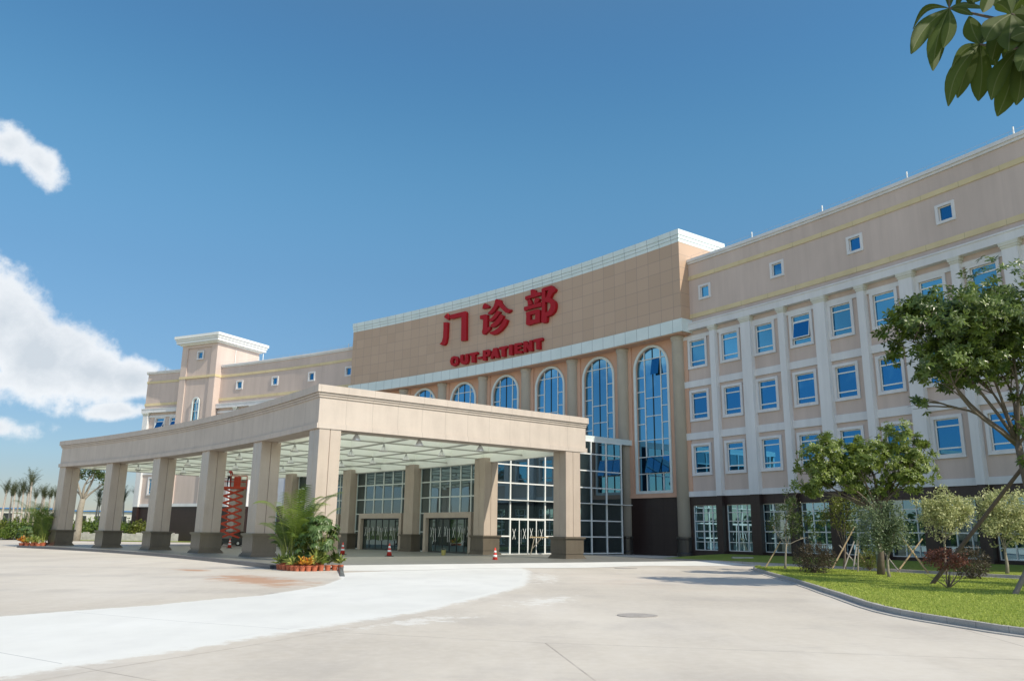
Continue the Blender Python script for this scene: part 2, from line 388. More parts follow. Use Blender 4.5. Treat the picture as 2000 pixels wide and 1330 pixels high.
# rust coloured earth stain near the porch
def ell(q, o3, cx, cy, ax, ay, ang):
    px = q.math('SUBTRACT', o3[0], cx); py = q.math('SUBTRACT', o3[1], cy); c_, s_ = cos(ang), sin(ang)
    u = q.math('DIVIDE', q.math('ADD', q.math('MULTIPLY', px, c_), q.math('MULTIPLY', py, s_)), ax)
    v = q.math('DIVIDE', q.math('SUBTRACT', q.math('MULTIPLY', py, c_), q.math('MULTIPLY', px, s_)), ay)
    return q.math('SUBTRACT', 1.0, q.math('SQRT', q.math('ADD', q.math('MULTIPLY', u, u), q.math('MULTIPLY', v, v))))
st = q.math('MAXIMUM', ell(q, o3, -8.2, 27.5, 4.6, 1.6, -.95), ell(q, o3, -12.6, 33.4, 1.6, .7, -.9))
st = q.rng(q.math('ADD', st, q.math('MULTIPLY', q.math('SUBTRACT', q.noise(1.1, 6, .65), .5), 2.2)), 0.05, .75, 0, .8, True)
col = q.mix(st, col, (.42, .23, .13))
st2 = q.rng(q.math('ADD', ell(q, o3, 4.5, 30, 5, 8, .2), q.math('MULTIPLY', q.math('SUBTRACT', q.noise(.7, 5), .5), 3)), .3, 1.2, 0, .22, True)
col = q.mix(st2, col, (.55, .42, .33))
dk = q.rng(q.math('ADD', q.math('MAXIMUM', ell(q, o3, -5.9, 21.9, .9, .25, .75), ell(q, o3, -.55, 23.0, .6, .2, .3)), q.math('MULTIPLY', q.math('SUBTRACT', q.noise(3, 4), .5), 1)), .2, .6, 0, .6, True)
col = q.mix(dk, col, (.22, .20, .19))
sp = q.math('MAXIMUM', ell(q, o3, .9, 20.5, 3.2, 1.0, 1.15), q.math('MAXIMUM', ell(q, o3, -1.6, 15.6, 2.6, .8, .95), ell(q, o3, 1.3, 31, 6, 1.0, 1.55)))
col = q.mix(q.rng(q.math('ADD', sp, q.math('MULTIPLY', q.math('SUBTRACT', q.noise(2.6, 7, .75), .5), 3.4)), .45, .9, 0, .6, True), col, (.70, .69, .65))
col = q.mix(jm, col, (.20, .17, .15))
q.bump(q.math('ADD', n4, q.math('MULTIPLY', n3, 1.0)), .35, .004)
M['plaza'] = q.out(col, .88, .3)
q = Mat('new concrete'); n1 = q.noise(.25, 5); n2 = q.noise(1.2, 5, .6, (1, .5, 1)); o3 = q.sep()
col = q.mix(q.rng(n1, .3, .7), (.62, .615, .575), (.70, .695, .66)); col = q.mix(q.math('MULTIPLY', q.rng(n2, .45, .75), .45), col, (.55, .545, .52))
jm2 = None
for a, b in SEGS[:5]:
    s_ = seg_mask(q, o3, a, b, .012); jm2 = s_ if jm2 is None else q.math('MAXIMUM', jm2, s_)
col = q.mix(q.math('MULTIPLY', jm2, .6), col, (.3, .3, .3))
M['newconc'] = q.out(col, .85, .3)
M['porch'] = granite('porch paving', (.155, .155, .14), (.215, .21, .19), .45, .0075, 40, 0, .7)
M['kerb_dark'] = granite('dark kerb', (.055, .06, .075), (.10, .105, .125), .35, .008, 40)
M['kerb'] = granite('kerb stone', (.36, .34, .31), (.50, .475, .44), .85, .006, 30, 0, .3)
q = Mat('lawn'); n1 = q.noise(.35, 5); n2 = q.noise(5, 5, .7); n3 = q.noise(45, 3, .7, (1, 1, 1))
col = q.mix(q.rng(n1, .3, .7), (.22, .29, .045), (.33, .38, .075)); col = q.mix(q.rng(n2, .35, .7), col, (.26, .33, .05)); col = q.mix(q.rng(q.noise(.8, 5, .7), .5, .72, 0, .55), col, (.34, .32, .12)); col = q.mix(q.rng(n3, .4, .75, 0, .5), col, (.12, .165, .02))
q.bump(q.math('ADD', n3, q.math('MULTIPLY', n2, .6)), .9, .05)
M['lawn'] = q.out(col, .9, .2)
q = Mat('far ground'); n1 = q.noise(.03, 5); n2 = q.noise(1.2, 5)
col = q.mix(q.rng(n1, .35, .65), (.14, .17, .05), (.24, .22, .10)); col = q.mix(q.rng(n2, .4, .7, 0, .5), col, (.10, .13, .04))
q.bump(n2, .8, .2); M['far'] = q.out(col, .95, .1)

def sheet(name, pts, z, mat, kind='structure'):
    mb = MB(); tri = tessellate_polygon([[Vector((p[0], p[1], 0)) for p in pts]])
    zz = [p[2] if len(p) > 2 else z for p in pts]
    vs = [Vector((p[0], p[1], h_)) for p, h_ in zip(pts, zz)]
    fs = []
    for t in tri:
        a, b, c = (vs[i] for i in t)
        fs.append(tuple(t) if (b - a).cross(c - a).z > 0 else tuple(reversed(t)))
    mb.add(vs, fs); return tag(mb.build(name, mat), kind=kind)
sheet('ground', [(-2500, -600), (2500, -600), (2500, 3000), (-2500, 3000)], -.06, M['far'])
sheet('plaza', [(-70, -60), (60, -60), (60, 95), (-18, 99), (-50, 100.5), (-66, 104), (-95, 112), (-110, 60)], 0, M['plaza'])
def inset(pts, d):   # offset of an open polyline to its right-hand side
    out = []
    for k, p in enumerate(pts):
        a = Vector(pts[max(k - 1, 0)][:2]); b = Vector(pts[min(k + 1, len(pts) - 1)][:2]); t = (b - a).normalized()
        out.append((p[0] - t.y * d, p[1] + t.x * d))
    return out
up = [(-15, 6), (-12, 10.6), (-9.22, 15.42), (-8.49, 16.69), (-7.53, 17.97), (-6.77, 19.84), (-6.05, 21.06), (-5.64, 23.57), (-5.42, 25.19), (-5.62, 28.7), (-6.5, 32.6, .0)]
lo = [(-.3, 41.4, .0), (.35, 38.5), (.6, 35.98), (.43, 30.04), (.2, 26.6), (-.14, 24.55), (-.85, 21.88), (-2.05, 17.52), (-3.32, 14.81), (-3.87, 13.65), (-4.39, 12.37), (-4.96, 11.21), (-5.38, 10.37), (-5.68, 9.66), (-8, 4), (-10, 0)]
def rough_edge(pts, amp, seed, step=.22):
    rr = random.Random(seed); out = []
    for a, b in zip(pts, pts[1:]):
        n_ = max(1, int(hypot(b[0] - a[0], b[1] - a[1]) / step))
        for k in range(n_):
            t = k / n_; out.append((a[0] + (b[0] - a[0]) * t + rr.gauss(0, amp), a[1] + (b[1] - a[1]) * t + rr.gauss(0, amp)))
    return out + [pts[-1][:2]]
up2 = [p[:2] for p in up]; lo2 = [p[:2] for p in lo]
sheet('driveway', up2 + lo2, .003, M['newconc'])
ed = M['plaza'].copy(); ed.name = 'feathered concrete edge'; et = ed.node_tree; eb = et.nodes['Principled BSDF']; src = eb.inputs['Base Color'].links[0].from_socket
ea = et.nodes.new('ShaderNodeAttribute'); ea.attribute_name = 'Col'; eg = et.nodes.new('ShaderNodeNewGeometry'); en = et.nodes.new('ShaderNodeTexNoise'); en.inputs['Scale'].default_value = 3.5; en.inputs['Detail'].default_value = 7; en.inputs['Roughness'].default_value = .7
et.links.new(eg.outputs['Position'], en.inputs['Vector'])
e1 = et.nodes.new('ShaderNodeMath'); e1.operation = 'MULTIPLY_ADD'; et.links.new(en.outputs['Fac'], e1.inputs[0]); e1.inputs[1].default_value = 1.5; et.links.new(ea.outputs['Fac'], e1.inputs[2])
e2 = et.nodes.new('ShaderNodeMapRange'); e2.interpolation_type = 'SMOOTHSTEP'; et.links.new(e1.outputs[0], e2.inputs[0]); e2.inputs[1].default_value = 1.0; e2.inputs[2].default_value = 1.5
em = et.nodes.new('ShaderNodeMix'); em.data_type = 'RGBA'; et.links.new(e2.outputs[0], em.inputs[0]); et.links.new(src, em.inputs[6]); em.inputs[7].default_value = (.665, .66, .62, 1); et.links.new(em.outputs[2], eb.inputs['Base Color'])
for pl_, wd_ in ((up2, .30), (lo2, .75)):
    ob = inset(pl_, wd_); ib = inset(pl_, -.02); mb = MB(); mb.usecol = True; nn_ = len(pl_)
    for k in range(nn_): mb.add([(pl_[k][0], pl_[k][1], .0029)], [], 0, .95); mb.add([(ob[k][0], ob[k][1], .0022)], [], 0, -.15)
    mb.f = [(2 * k, 2 * k + 1, 2 * k + 3, 2 * k + 2) for k in range(nn_ - 1)]; mb.m = [0] * len(mb.f)
    tag(mb.build('driveway_edge', ed), kind='structure')
# porch floor, raised a step, with a ramp at its right end
PZ = .12
n = 40; fr_ = [P(.636 + (.995 - .636) * k / n, 117.35) for k in range(n + 1)]; bk_ = [P(.636 + (.995 - .636) * k / n, 138.6 if .7 < .636 + (.995 - .636) * k / n < .893 else 143.5) for k in range(n + 1)]
mb = MB(); mb.strip(fr_, bk_, -.05, PZ)
tag(mb.build('porch_pavement', M['porch']), kind='structure')
# ramp beside the porch: a sloping sheet
mb = MB(); A_ = []; B_ = []; nr = 16
for k in range(nr + 1):
    r_ = 119.4 + 24.1 * k / nr; A_.append(P(.9951, r_, PZ)); wdt = .021 + .004 * sin(k); B_.append(P(.9951 + wdt, r_ - .3, .009))
mb.add(A_ + B_, [(i, i + 1, nr + 2 + i, nr + 1 + i) for i in range(nr)])
ramp = tag(mb.build('ramp', M['newconc']), kind='structure')
mb = MB(); mb.arc(.634, .9935, 117.0, 117.35, -.02, .155)
kp = [P(.9935, 117.2), P(.999, 117.25), P(1.004, 117.5), P(1.010, 118.0), P(1.016, 118.6)]
for r_, z_ in ((0, 0),): pass
mb.strip([kp[0], kp[1], kp[2]], [P(.9935, 117.5), P(.999, 117.5), P(1.004, 117.8)], -.02, .155)
tag(mb.build('porch_kerb', M['kerb_dark']), kind='structure')
ke = MB(); pts = [(-7.15, 35.8), (-6.9, 34.4), (-6.6, 33.0), (-6.3, 31.6), (-6.0, 30.2)]
for k in range(len(pts) - 1):
    (x0, y0), (x1, y1) = pts[k], pts[k + 1]; h0 = .17 - .035 * k; h1 = .17 - .035 * (k + 1); w = .10
    ke.add([(x0 - w, y0, 0), (x0 + w, y0, 0), (x0 + w * .7, y0, h0), (x0 - w * .7, y0, h0), (x1 - w, y1, 0), (x1 + w, y1, 0), (x1 + w * .7, y1, h1), (x1 - w * .7, y1, h1)],
           [(0, 1, 2, 3), (7, 6, 5, 4), (0, 4, 5, 1), (1, 5, 6, 2), (2, 6, 7, 3), (3, 7, 4, 0)])
tag(ke.build('ramp_kerb', M['kerb_dark']), kind='structure')

# lawn island and its kerb
front = [(12.0, 41.2), (11.55, 39.6), (11.2, 37.4), (10.75, 34.4), (10.25, 30.82), (9.85, 28.3), (9.52, 26.27), (9.15, 24.3), (8.9, 22.71), (8.6, 21.1), (8.38, 19.87), (8.22, 18.6), (8.19, 17.7), (8.25, 16.8), (8.38, 16.0), (8.57, 14.89), (8.85, 14.0), (9.4, 12.6), (10.4, 10.8), (12, 8.6), (15, 5.5)]
back = [P(1.045 + .012 * k, 141.0 - .02 * k) for k in range(0, 15)]
poly = [tuple(p) for p in front] + [(26, 4), (33, 12)] + [(p.x, p.y) for p in reversed(back)]
fi = inset(front, .32)
mb = MB(); mb.strip(front, inset(front, .13), -.02, .13); mb.strip(inset(front, -.20), [(a + .0, b) for a, b in inset(front, -.003)], -.02, .02)
bb = [(p.x, p.y) for p in back]
mb.strip(bb, inset(bb, .14), -.02, .13)
tag(mb.build('lawn_kerb', M['kerb']), kind='structure')
gl = MB(); gi = inset(front, .12); gp = gi + [(26, 4), (33, 12)] + [inset(bb, .12)[k] for k in range(len(bb) - 1, -1, -1)]
sheet('lawn', gp, .115, M['lawn'])
# second lawn along the wing, rising slightly to the wall
mb = MB(); A_ = [P(.957 + .01 * k, 144.2, .10) for k in range(30)]; B_ = [P(.949 + .01 * k, 151.9, .30) for k in range(30)]
mb.add(A_ + B_, [(i, i + 1, 31 + i, 30 + i) for i in range(29)])
tag(mb.build('lawn_strip', M['lawn']), kind='structure')
mb = MB(); mb.arc(.956, 1.24, 144.0, 144.2, -.02, .12); tag(mb.build('lawn_strip_kerb', M['kerb']), kind='structure')
# grass verge on the far left
mb = MB(); vp = [(-100, 118), (-66, 106), (-50, 102.5), (-30, 100), (-18, 101), (-18, 112), (-60, 122), (-100, 135)]
sheet('grass_verge', vp, .02, M['lawn'])

# grass blades on the near lawn
def inpoly(x, y, pl):
    r = False; j = len(pl) - 1
    for i in range(len(pl)):
        if (pl[i][1] > y) != (pl[j][1] > y) and x < (pl[j][0] - pl[i][0]) * (y - pl[i][1]) / (pl[j][1] - pl[i][1]) + pl[i][0]: r = not r
        j = i
    return r
R1 = random.Random(3); mb = MB(); cnt = 0
def blade(x, y, z, h, w):
    a = R1.random() * 6.283; b = R1.random() * 6.283; l = h * .6 * R1.random()
    mb.add([(x - cos(a) * w, y - sin(a) * w, z), (x + cos(a) * w, y + sin(a) * w, z), (x + cos(b) * l, y + sin(b) * l, z + h)], [(0, 1, 2)], 0, R1.random())
while cnt < 70000:
    x = 8 + 18 * R1.random(); y = 11 + 31 * R1.random() ** 1.3
    if x > y * .70 + 1 or not inpoly(x, y, gp): continue
    blade(x, y, .11, .015 + .032 * R1.random(), .007 + .0004 * y); cnt += 1
for k in range(len(gi) - 1):
    L_ = hypot(gi[k + 1][0] - gi[k][0], gi[k + 1][1] - gi[k][1])
    for _ in range(int(L_ * 260)):
        t = R1.random(); d = R1.random() * .3 - .04
        x = gi[k][0] * (1 - t) + gi[k + 1][0] * t + d; y = gi[k][1] * (1 - t) + gi[k + 1][1] * t
        blade(x, y, .11, .04 + .06 * R1.random(), .009 + .0003 * y)
def leafmat(name, c1, c2, rough=.45, trans=.25, tcol=None):
    q = Mat(name); at = q.N.new('ShaderNodeAttribute'); at.attribute_name = 'Col'
    c = q.mix(at.outputs['Fac'], c1, c2); q.out(c, rough, .45)
    tr = q.N.new('ShaderNodeBsdfTranslucent'); ms = q.N.new('ShaderNodeMixShader'); ms.inputs[0].default_value = trans
    q.L.new(q.mix(at.outputs['Fac'], tcol or mul(c1, 1.5), mul(c2, 1.5)), tr.inputs[0])
    q.L.new(q.b.outputs[0], ms.inputs[1]); q.L.new(tr.outputs[0], ms.inputs[2])
    q.L.new(ms.outputs[0], q.N['Material Output'].inputs[0]); return q.m
M['blade'] = leafmat('grass blades', (.24, .31, .045), (.44, .48, .11), .7, .35)
tag(mb.build('grass', M['blade']), kind='stuff')

# ================================================================ THE BUILDING
B = empty('hospital_building', P(.783, 150, 0), 'long curved beige hospital block with terracotta centre, left tower and dark granite ground floor', 'building')
BL = Vector(B.location)
def part(mb, name, mat, smooth=False, label=None):
    o = mb.build(name, mat, B, smooth=smooth)
    if label: o['label'] = label
    return o
def holes_wall(mb, pa, pb, z0, z1, holes, r, depth, mi=0):
    ps = {pa, pb}; zs = {z0, z1}
    for h in holes: ps |= {h[0], h[1]}; zs |= {h[2], h[3]}
    ps = sorted(p for p in ps if pa <= p <= pb); zs = sorted(z for z in zs if z0 <= z <= z1); pp = []
    for a, b in zip(ps, ps[1:]):
        k = max(1, int(math.ceil((b - a) / .02))); pp += [a + (b - a) * i / k for i in range(k)]
    pp.append(ps[-1])
    for a, b in zip(pp, pp[1:]):
        pm = (a + b) / 2
        for c, d in zip(zs, zs[1:]):
            zm = (c + d) / 2
            if any(h[0] < pm < h[1] and h[2] < zm < h[3] for h in holes): continue
            mb.add([P(a, r, c), P(b, r, c), P(b, r, d), P(a, r, d)], [(0, 1, 2, 3)], mi)
    for h in holes:
        a, b, c, d = h
        mb.add([P(a, r, c), P(b, r, c), P(b, r, d), P(a, r, d), P(a, r + depth, c), P(b, r + depth, c), P(b, r + depth, d), P(a, r + depth, d)],
               [(0, 4, 5, 1), (1, 5, 6, 2), (2, 6, 7, 3), (3, 7, 4, 0)], mi)
RBAYS = list(range(-1, 10)); LBAYS = list(range(-22, -16))
def bphi(i): return P0 + DP * (i + .44)
hw = .75 / RW; FLOORS = [5.95, 10.07, 14.18]
win = []; gwin = []; awin = []
for i in RBAYS + LBAYS:
    for z in FLOORS: win.append((bphi(i), z))
    gwin.append(bphi(i))
for x in (-26.42, -25.56):
    for z in FLOORS: win.append((P0 + DP * x, z))
awin = [(P0 + DP * b, 19.56) for b in (-.25, 1.91, 3.91, 5.88, 7.9, -21.98, -19.94, -17.87, -15.82)]
H = [(p - hw, p + hw, z + .19, z + 2.23) for p, z in win]
H += [(p - .42 / RW, p + .42 / RW, z + .16, z + 1.04) for p, z in awin]
HG = [(p - 1.1 / RW, p + 1.1 / RW, .50, 3.76) for p in gwin]
PE = 1.175
for a, b in ((.3834, .4285), (.4705, FL + .002), (.9262, PE)):
    mb = MB(); holes_wall(mb, a, b, 4.4, 23.0, [h for h in H if a < h[0] < b and h[1] < b], RW, .3); part(mb, 'wall', M['wall'])
    mb = MB(); holes_wall(mb, a, b, 0, 4.4, [h for h in HG if a < h[0] < b and h[1] < b], RW, .3); part(mb, 'granite_base', M['dark_stone'])
for a, b, r_ in ((.3834, FL, RW + .3), (FL, .9262, 152.45), (.9262, PE, RW + .3)):
    mb = MB(); mb.arc(a, b, r_, 168, -.05, 22.7); part(mb, 'rear_mass', M['wall'])
for a in (PE, .3820):
    mb = MB(); mb.arc(a, a + .0014, RW, 168, -.05, 23.0); part(mb, 'end_wall', M['wall'])
def bands(name, mat, z0, z1, out, back=.0):
    for a, b in ((.3815, .4280), (.4712, FL), (FR, PE + .002) if z0 > 17.9 else (.9264, PE + .002)):
        mb = MB(); mb.arc(a, b, RW - out, RW + back + .01, z0, z1); part(mb, name, mat)
bands('base_band', M['trim'], 4.40, 4.80, .10)
bands('string_course', M['trim'], 8.68, 9.20, .12)
bands('string_course', M['trim'], 12.73, 13.23, .12)
bands('lintel_band', M['trim'], 16.57, 16.84, .115)
for a, b in ((.3815, .4280), (.4712, FL), (.9300, PE + .002)):
    mb = MB(); mb.arc(a, b, RW - .47, RW + .01, 17.20, 17.76); mb.arc(a, b, RW - .52, RW - .46, 17.68, 17.78); part(mb, 'cornice', M['trim'])
bands('yellow_band', M['yellow'], 18.23, 18.58, .06)
bands('yellow_band', M['yellow'], 21.41, 21.73, .06)
for a, b in ((.3805, .4280), (.4712, FL), (FR, PE + .002)):
    mb = MB(); mb.arc(a, b, RW - .10, RW + .3, 22.74, 22.90); mb.arc(a, b, RW - .20, RW + .35, 22.899, 23.12); mb.arc(a, b, RW + .34, 168, 22.70, 22.95); part(mb, 'parapet_cap', M['trim'])
# pilasters
def pilaster(w, wide):
    mb = MB(); mb.box(-w / 2, w / 2, 0, .41, 4.4, 16.78)
    o = mb.build('pilaster', M['trim'], B, local=True)
    mb = MB()
    for k, (e, z0, z1) in enumerate(((.0, 16.78, 16.86), (.04, 16.86, 16.98), (.09, 16.98, 17.10), (.11, 17.10, 17.20))):
        mb.box(-w / 2 - e, w / 2 + e, -e, .41, z0, z1)
    mb.build('capital', M['cap'], o, local=True)
    mb = MB(); mb.box(-w / 2 + .03, w / 2 - .03, .03, .41, -.05, 4.4); mb.build('granite_shaft', M['dark_stone'], o, local=True)
    return o
def put(o, p, r, z=0.0):
    o.location = P(p, r, z) - BL; o.rotation_euler = (0, 0, -p); return o
pn = pilaster(.50, 0); pw = pilaster(.86, 1); first = {0: True, 1: True}
for i in list(range(0, 10)) + list(range(-22, -15)):
    wide = (i % 2 == 1) if i >= 0 else (i % 2 == 1)
    src = pw if wide else pn
    o = src if first[int(wide)] else copy_tree(src, B); first[int(wide)] = False
    put(o, P0 + DP * i, RW - .40)
o = copy_tree(pw, B); put(o, .3865, RW - .40)
# windows
def win_unit():
    f = MB()
    for a in ((-.95, -.75, -.10, .0, .0, 2.42), (.75, .95, -.10, .0, .0, 2.42), (-.75, .75, -.10, .0, .0, .19), (-.75, .75, -.10, .0, 2.23, 2.42)): f.box(*a)
    f.box(-.97, .97, -.12, -.1, 0, .05)
    w = f.build('window', M['trim'], B, local=True)
    s = MB()
    for a in ((-.75, -.69, .06, .13, .19, 2.23), (.69, .75, .06, .13, .19, 2.23), (-.69, .69, .06, .13, .19, .25), (-.69, .69, .06, .13, 2.17, 2.23), (-.69, .69, .05, .125, .53, .61), (-.69, .69, .05, .125, 1.77, 1.85)): s.box(*a)
    s.build('sash_frame', M['white'], w, local=True)
    g = MB(); g.box(-.72, .72, .10, .112, .2, 2.2); g.build('pane', M['glass'], w, local=True)
    return w
wu = win_unit()
# open vents: (bay phi, floor z)
op = {(-.0, 0)}
OPEN = [(bphi(2), 14.18), (P0 + DP * -26.42, 14.18), (P0 + DP * -25.56, 14.18)]
firstw = True
for p, z in win:
    o = wu if firstw else copy_tree(wu, B); firstw = False
    put(o, p, RW, z)
    if (p, z) in OPEN:
        ang = radians(9 if p > .9 else 24); s = MB(); Mx = Matrix.Translation((0, .04, 1.77)) @ Matrix.Rotation(-ang, 4, 'X')
        for a in ((-.69, -.63, -.03, .03, -1.16, 0), (.63, .69, -.03, .03, -1.16, 0), (-.63, .63, -.03, .03, -1.16, -1.10), (-.63, .63, -.03, .03, -.06, 0)): s.box(*a, M=Mx)
        v = s.build('open_vent', M['white'], o, local=True)
        g = MB(); g.box(-.66, .66, -.006, .006, -1.13, -.03, M=Mx); g.build('vent_pane', M['glass'], o, local=True)
def attic_unit():
    f = MB()
    for a in ((-.6, -.42, -.09, .0, 0, 1.2), (.42, .6, -.09, .0, 0, 1.2), (-.42, .42, -.09, .0, 0, .16), (-.42, .42, -.09, .0, 1.04, 1.2)): f.box(*a)
    w = f.build('attic_window', M['trim'], B, local=True)
    s = MB()
    for a in ((-.42, -.37, .05, .13, .16, 1.04), (.37, .42, .05, .13, .16, 1.04), (-.37, .37, .05, .13, .16, .21), (-.37, .37, .05, .13, .99, 1.04)): s.box(*a)
    s.build('sash_frame', M['white'], w, local=True)
    g = MB(); g.box(-.4, .4, .10, .112, .18, 1.02); g.build('pane', M['glass'], w, local=True); return w
au = attic_unit()
for k, (p, z) in enumerate(awin + [(.4507, 23.95)]):
    o = au if k == 0 else copy_tree(au, B); put(o, p, RW if k < len(awin) else 151.15 - .115, z)
def ground_unit():
    f = MB(); xs = [-1.1, -.22, .64, 1.1]
    for x in xs: 
        w = .035 if abs(x) > 1 else .03
        f.box(x - w if x > -1 else x, x + w if x < 1 else x, .10, .17, .50, 3.76)
    for z in (.50, 1.09, 1.83, 2.57, 3.18, 3.72): f.box(-1.065, 1.065, .105, .175, z, z + (.075 if z in (1.83,) else .05))
    w = f.build('gridded_window', M['white'], B, local=True)
    g = MB(); g.box(-1.1, 1.1, .15, .162, .5, 3.76); g.build('pane', M['groundglass'], w, local=True); return w
gu = ground_unit()
for k, p in enumerate(gwin):
    o = gu if k == 0 else copy_tree(gu, B); put(o, p, RW)
# ---- centre block
KC = [.6850 + .04007 * k for k in range(-1, 7)]
RA = 152.1
def arch_pts(hw_, z0, zs, n=14, k=1.0): 
    pts = [(-hw_, z0), (hw_, z0), (hw_, zs)]
    pts += [(hw_ * cos(pi * j / n), zs + hw_ * k * sin(pi * j / n)) for j in range(1, n)]
    return pts + [(-hw_, zs)]
mb = MB(); HA = 1.72
for a, b in zip(KC, KC[1:]):
    c = (a + b) / 2; hwB = (b - a) / 2 * RA
    outer = [(-hwB, 4.75), (hwB, 4.75), (hwB, 17.1), (-hwB, 17.1)]; inner = arch_pts(HA, 4.98, 14.93)
    tri = tessellate_polygon([[Vector((x, z, 0)) for x, z in outer], [Vector((x, z, 0)) for x, z in reversed(inner)]])
    allp = outer + list(reversed(inner))
    mb.add([P(c + x / RA, RA, z) for x, z in allp], [tuple(t) for t in tri])
    n = len(inner); vs = [P(c + x / RA, RA, z) for x, z in inner] + [P(c + x / RA, RA + .3, z) for x, z in inner]
    mb.add(vs, [(i, (i + 1) % n, n + (i + 1) % n, n + i) for i in range(n)])
for a, b in ((FL, KC[0]), (KC[-1], .9262)):
    if b > a: mb.add([P(a, RA, 4.4), P(b, RA, 4.4), P(b, RA, 17.1), P(a, RA, 17.1)], [(0, 1, 2, 3)])
for k in KC: mb.arc(k - .0058, k + .0058, RA - .10, RA, 4.42, 17.0)
part(mb, 'arcade_wall', M['orange'])
mb = MB(); mb.arc(FL, .9262, RA - .16, RA + .02, 4.42, 4.76); part(mb, 'ledge', M['orange'])
mb = MB(); mb.arc(FL, .9262, RA - .04, RA + .2, -.05, 4.42); part(mb, 'granite_wall', M['dark_stone'])
mb = MB(); mb.arc(FL, FR, RC - .03, RA + .3, 17.0, 17.07); part(mb, 'soffit', M['orange'])
mb = MB(); mb.arc(FL, FR, RC, 156.6, 17.5, 24.6); part(mb, 'panel_fascia', M['brown'])
mb = MB(); mb.arc(FL - .0012, FR + .0012, RC - .18, RA, 17.071, 18.10); part(mb, 'white_band', M['alu'])
mb = MB()
for e, z0, z1 in ((.02, 24.51, 24.80), (.06, 24.82, 25.10), (.10, 25.12, 25.57)): mb.arc(FL - e / 151, FR + e / 151, RC - e, 156.6 + e, z0, z1)
mb.arc(FL, FR, RC + .02, 156.5, 24.7, 25.3)
part(mb, 'white_cornice', M['alu'])
def round_col():
    mb = MB(); mb.lathe([(.52, 1.42), (.52, 16.6), (.58, 16.66), (.58, 16.78), (.62, 16.82), (.62, 17.0)], 28)
    o = mb.build('round_column', M['concrete'], B, local=True)
    mb = MB(); mb.lathe([(.66, -.05), (.66, .22), (.60, .30), (.60, 1.22), (.66, 1.28), (.66, 1.42), (.3, 1.43)], 28)
    mb.build('column_base', M['black_stone'], o, local=True); return o
rc = round_col()
for k, p in enumerate(KC):
    o = rc if k == 0 else copy_tree(rc, B); put(o, p, RA - .12)
for c in list(B.children):
    if c.name.startswith('round_column'): 
        for pl in c.data.polygons: pl.use_smooth = abs(pl.normal.z) < .5
def arch_unit(HA_, z0, zs, k, name, parent, ver, hor, fw=.21, thin=True):
    out = arch_pts(HA_ + fw, z0 - fw, zs, 20, k); inn = arch_pts(HA_, z0, zs, 20, k)
    n = len(out); mb = MB(); vs = []
    for y in (-.12, .0):
        vs += [(x, y, z) for x, z in out] + [(x, y, z) for x, z in inn]
    fs = []
    for i in range(n):
        j = (i + 1) % n; fs += [(i, j, n + j, n + i), (2 * n + i, 3 * n + i, 3 * n + j, 2 * n + j), (i, 2 * n + i, 2 * n + j, j), (n + i, n + j, 3 * n + j, 3 * n + i)]
    mb.add(vs, fs); w = mb.build(name, M['alu_plain'], parent, local=True)
    g = MB(); vs = [(x, .15, z) for x, z in inn] + [(x, .16, z) for x, z in inn]
    tri = tessellate_polygon([[Vector((x, z, 0)) for x, z in inn]])
    g.add(vs, [tuple(t) for t in tri] + [tuple(n + i for i in reversed(t)) for t in tri]); g.build('pane', M['archglass'], w, local=True)
    b = MB()
    def top(x): return zs + k * sqrt(max(0, HA_ ** 2 - x * x))
    for x, t in ver: b.box(x - t, x + t, .08, .15, z0, top(x), 0 if t > .02 else 1)
    xs_ = [-HA_] + [v[0] for v in ver if v[1] > .02] + [HA_]
    for z, sides in hor:
        h = HA_ if z < zs else sqrt(max(.01, HA_ ** 2 - ((z - zs) / k) ** 2))
        for a, c in zip(xs_, xs_[1:]):
            a2, c2 = max(a, -h), min(c, h)
            if c2 <= a2: continue
            mid = abs((a + c) / 2) < .3 and len(xs_) > 3
            if (mid and 'm' in sides) or (not mid and 's' in sides): b.box(a2, c2, .085, .145, z - .034, z + .034)
    b.build('mullions', [M['white'], M['darkmetal']], w, local=True)
    return w
M['alu_plain'] = plain('white painted frame', (.62, .68, .67), .45, .05)
ah = arch_unit(HA, 4.98, 14.93, 1.0, 'arched_window', B, [(-.88, .036), (0, .010), (.88, .036)], [(6.35, 'ms'), (7.7, 'ms'), (9.05, 'ms'), (10.4, 's'), (11.0, 'm'), (11.75, 's'), (12.5, 'm'), (13.1, 's'), (14.3, 's'), (15.75, 'ms')])
for k, (a, b) in enumerate(zip(KC, KC[1:])):
    o = ah if k == 0 else copy_tree(ah, B); put(o, (a + b) / 2, RA)
    if k == 6:      # a few tilted vents stand open in the last window
        for x0, x1, z1, hgt in ((-.0, .86, 15.7, 1.35), (-.86, 0, 7.7, 1.3), (0, .86, 7.7, 1.3), (.9, 1.68, 7.7, 1.3)):
            g = MB(); Mx = Matrix.Translation((0, .05, z1)) @ Matrix.Rotation(-radians(10), 4, 'X')
            g.box(x0 + .03, x1 - .03, -.01, .01, -hgt, -.03, M=Mx); g.build('open_vent', M['glass'], o, local=True)
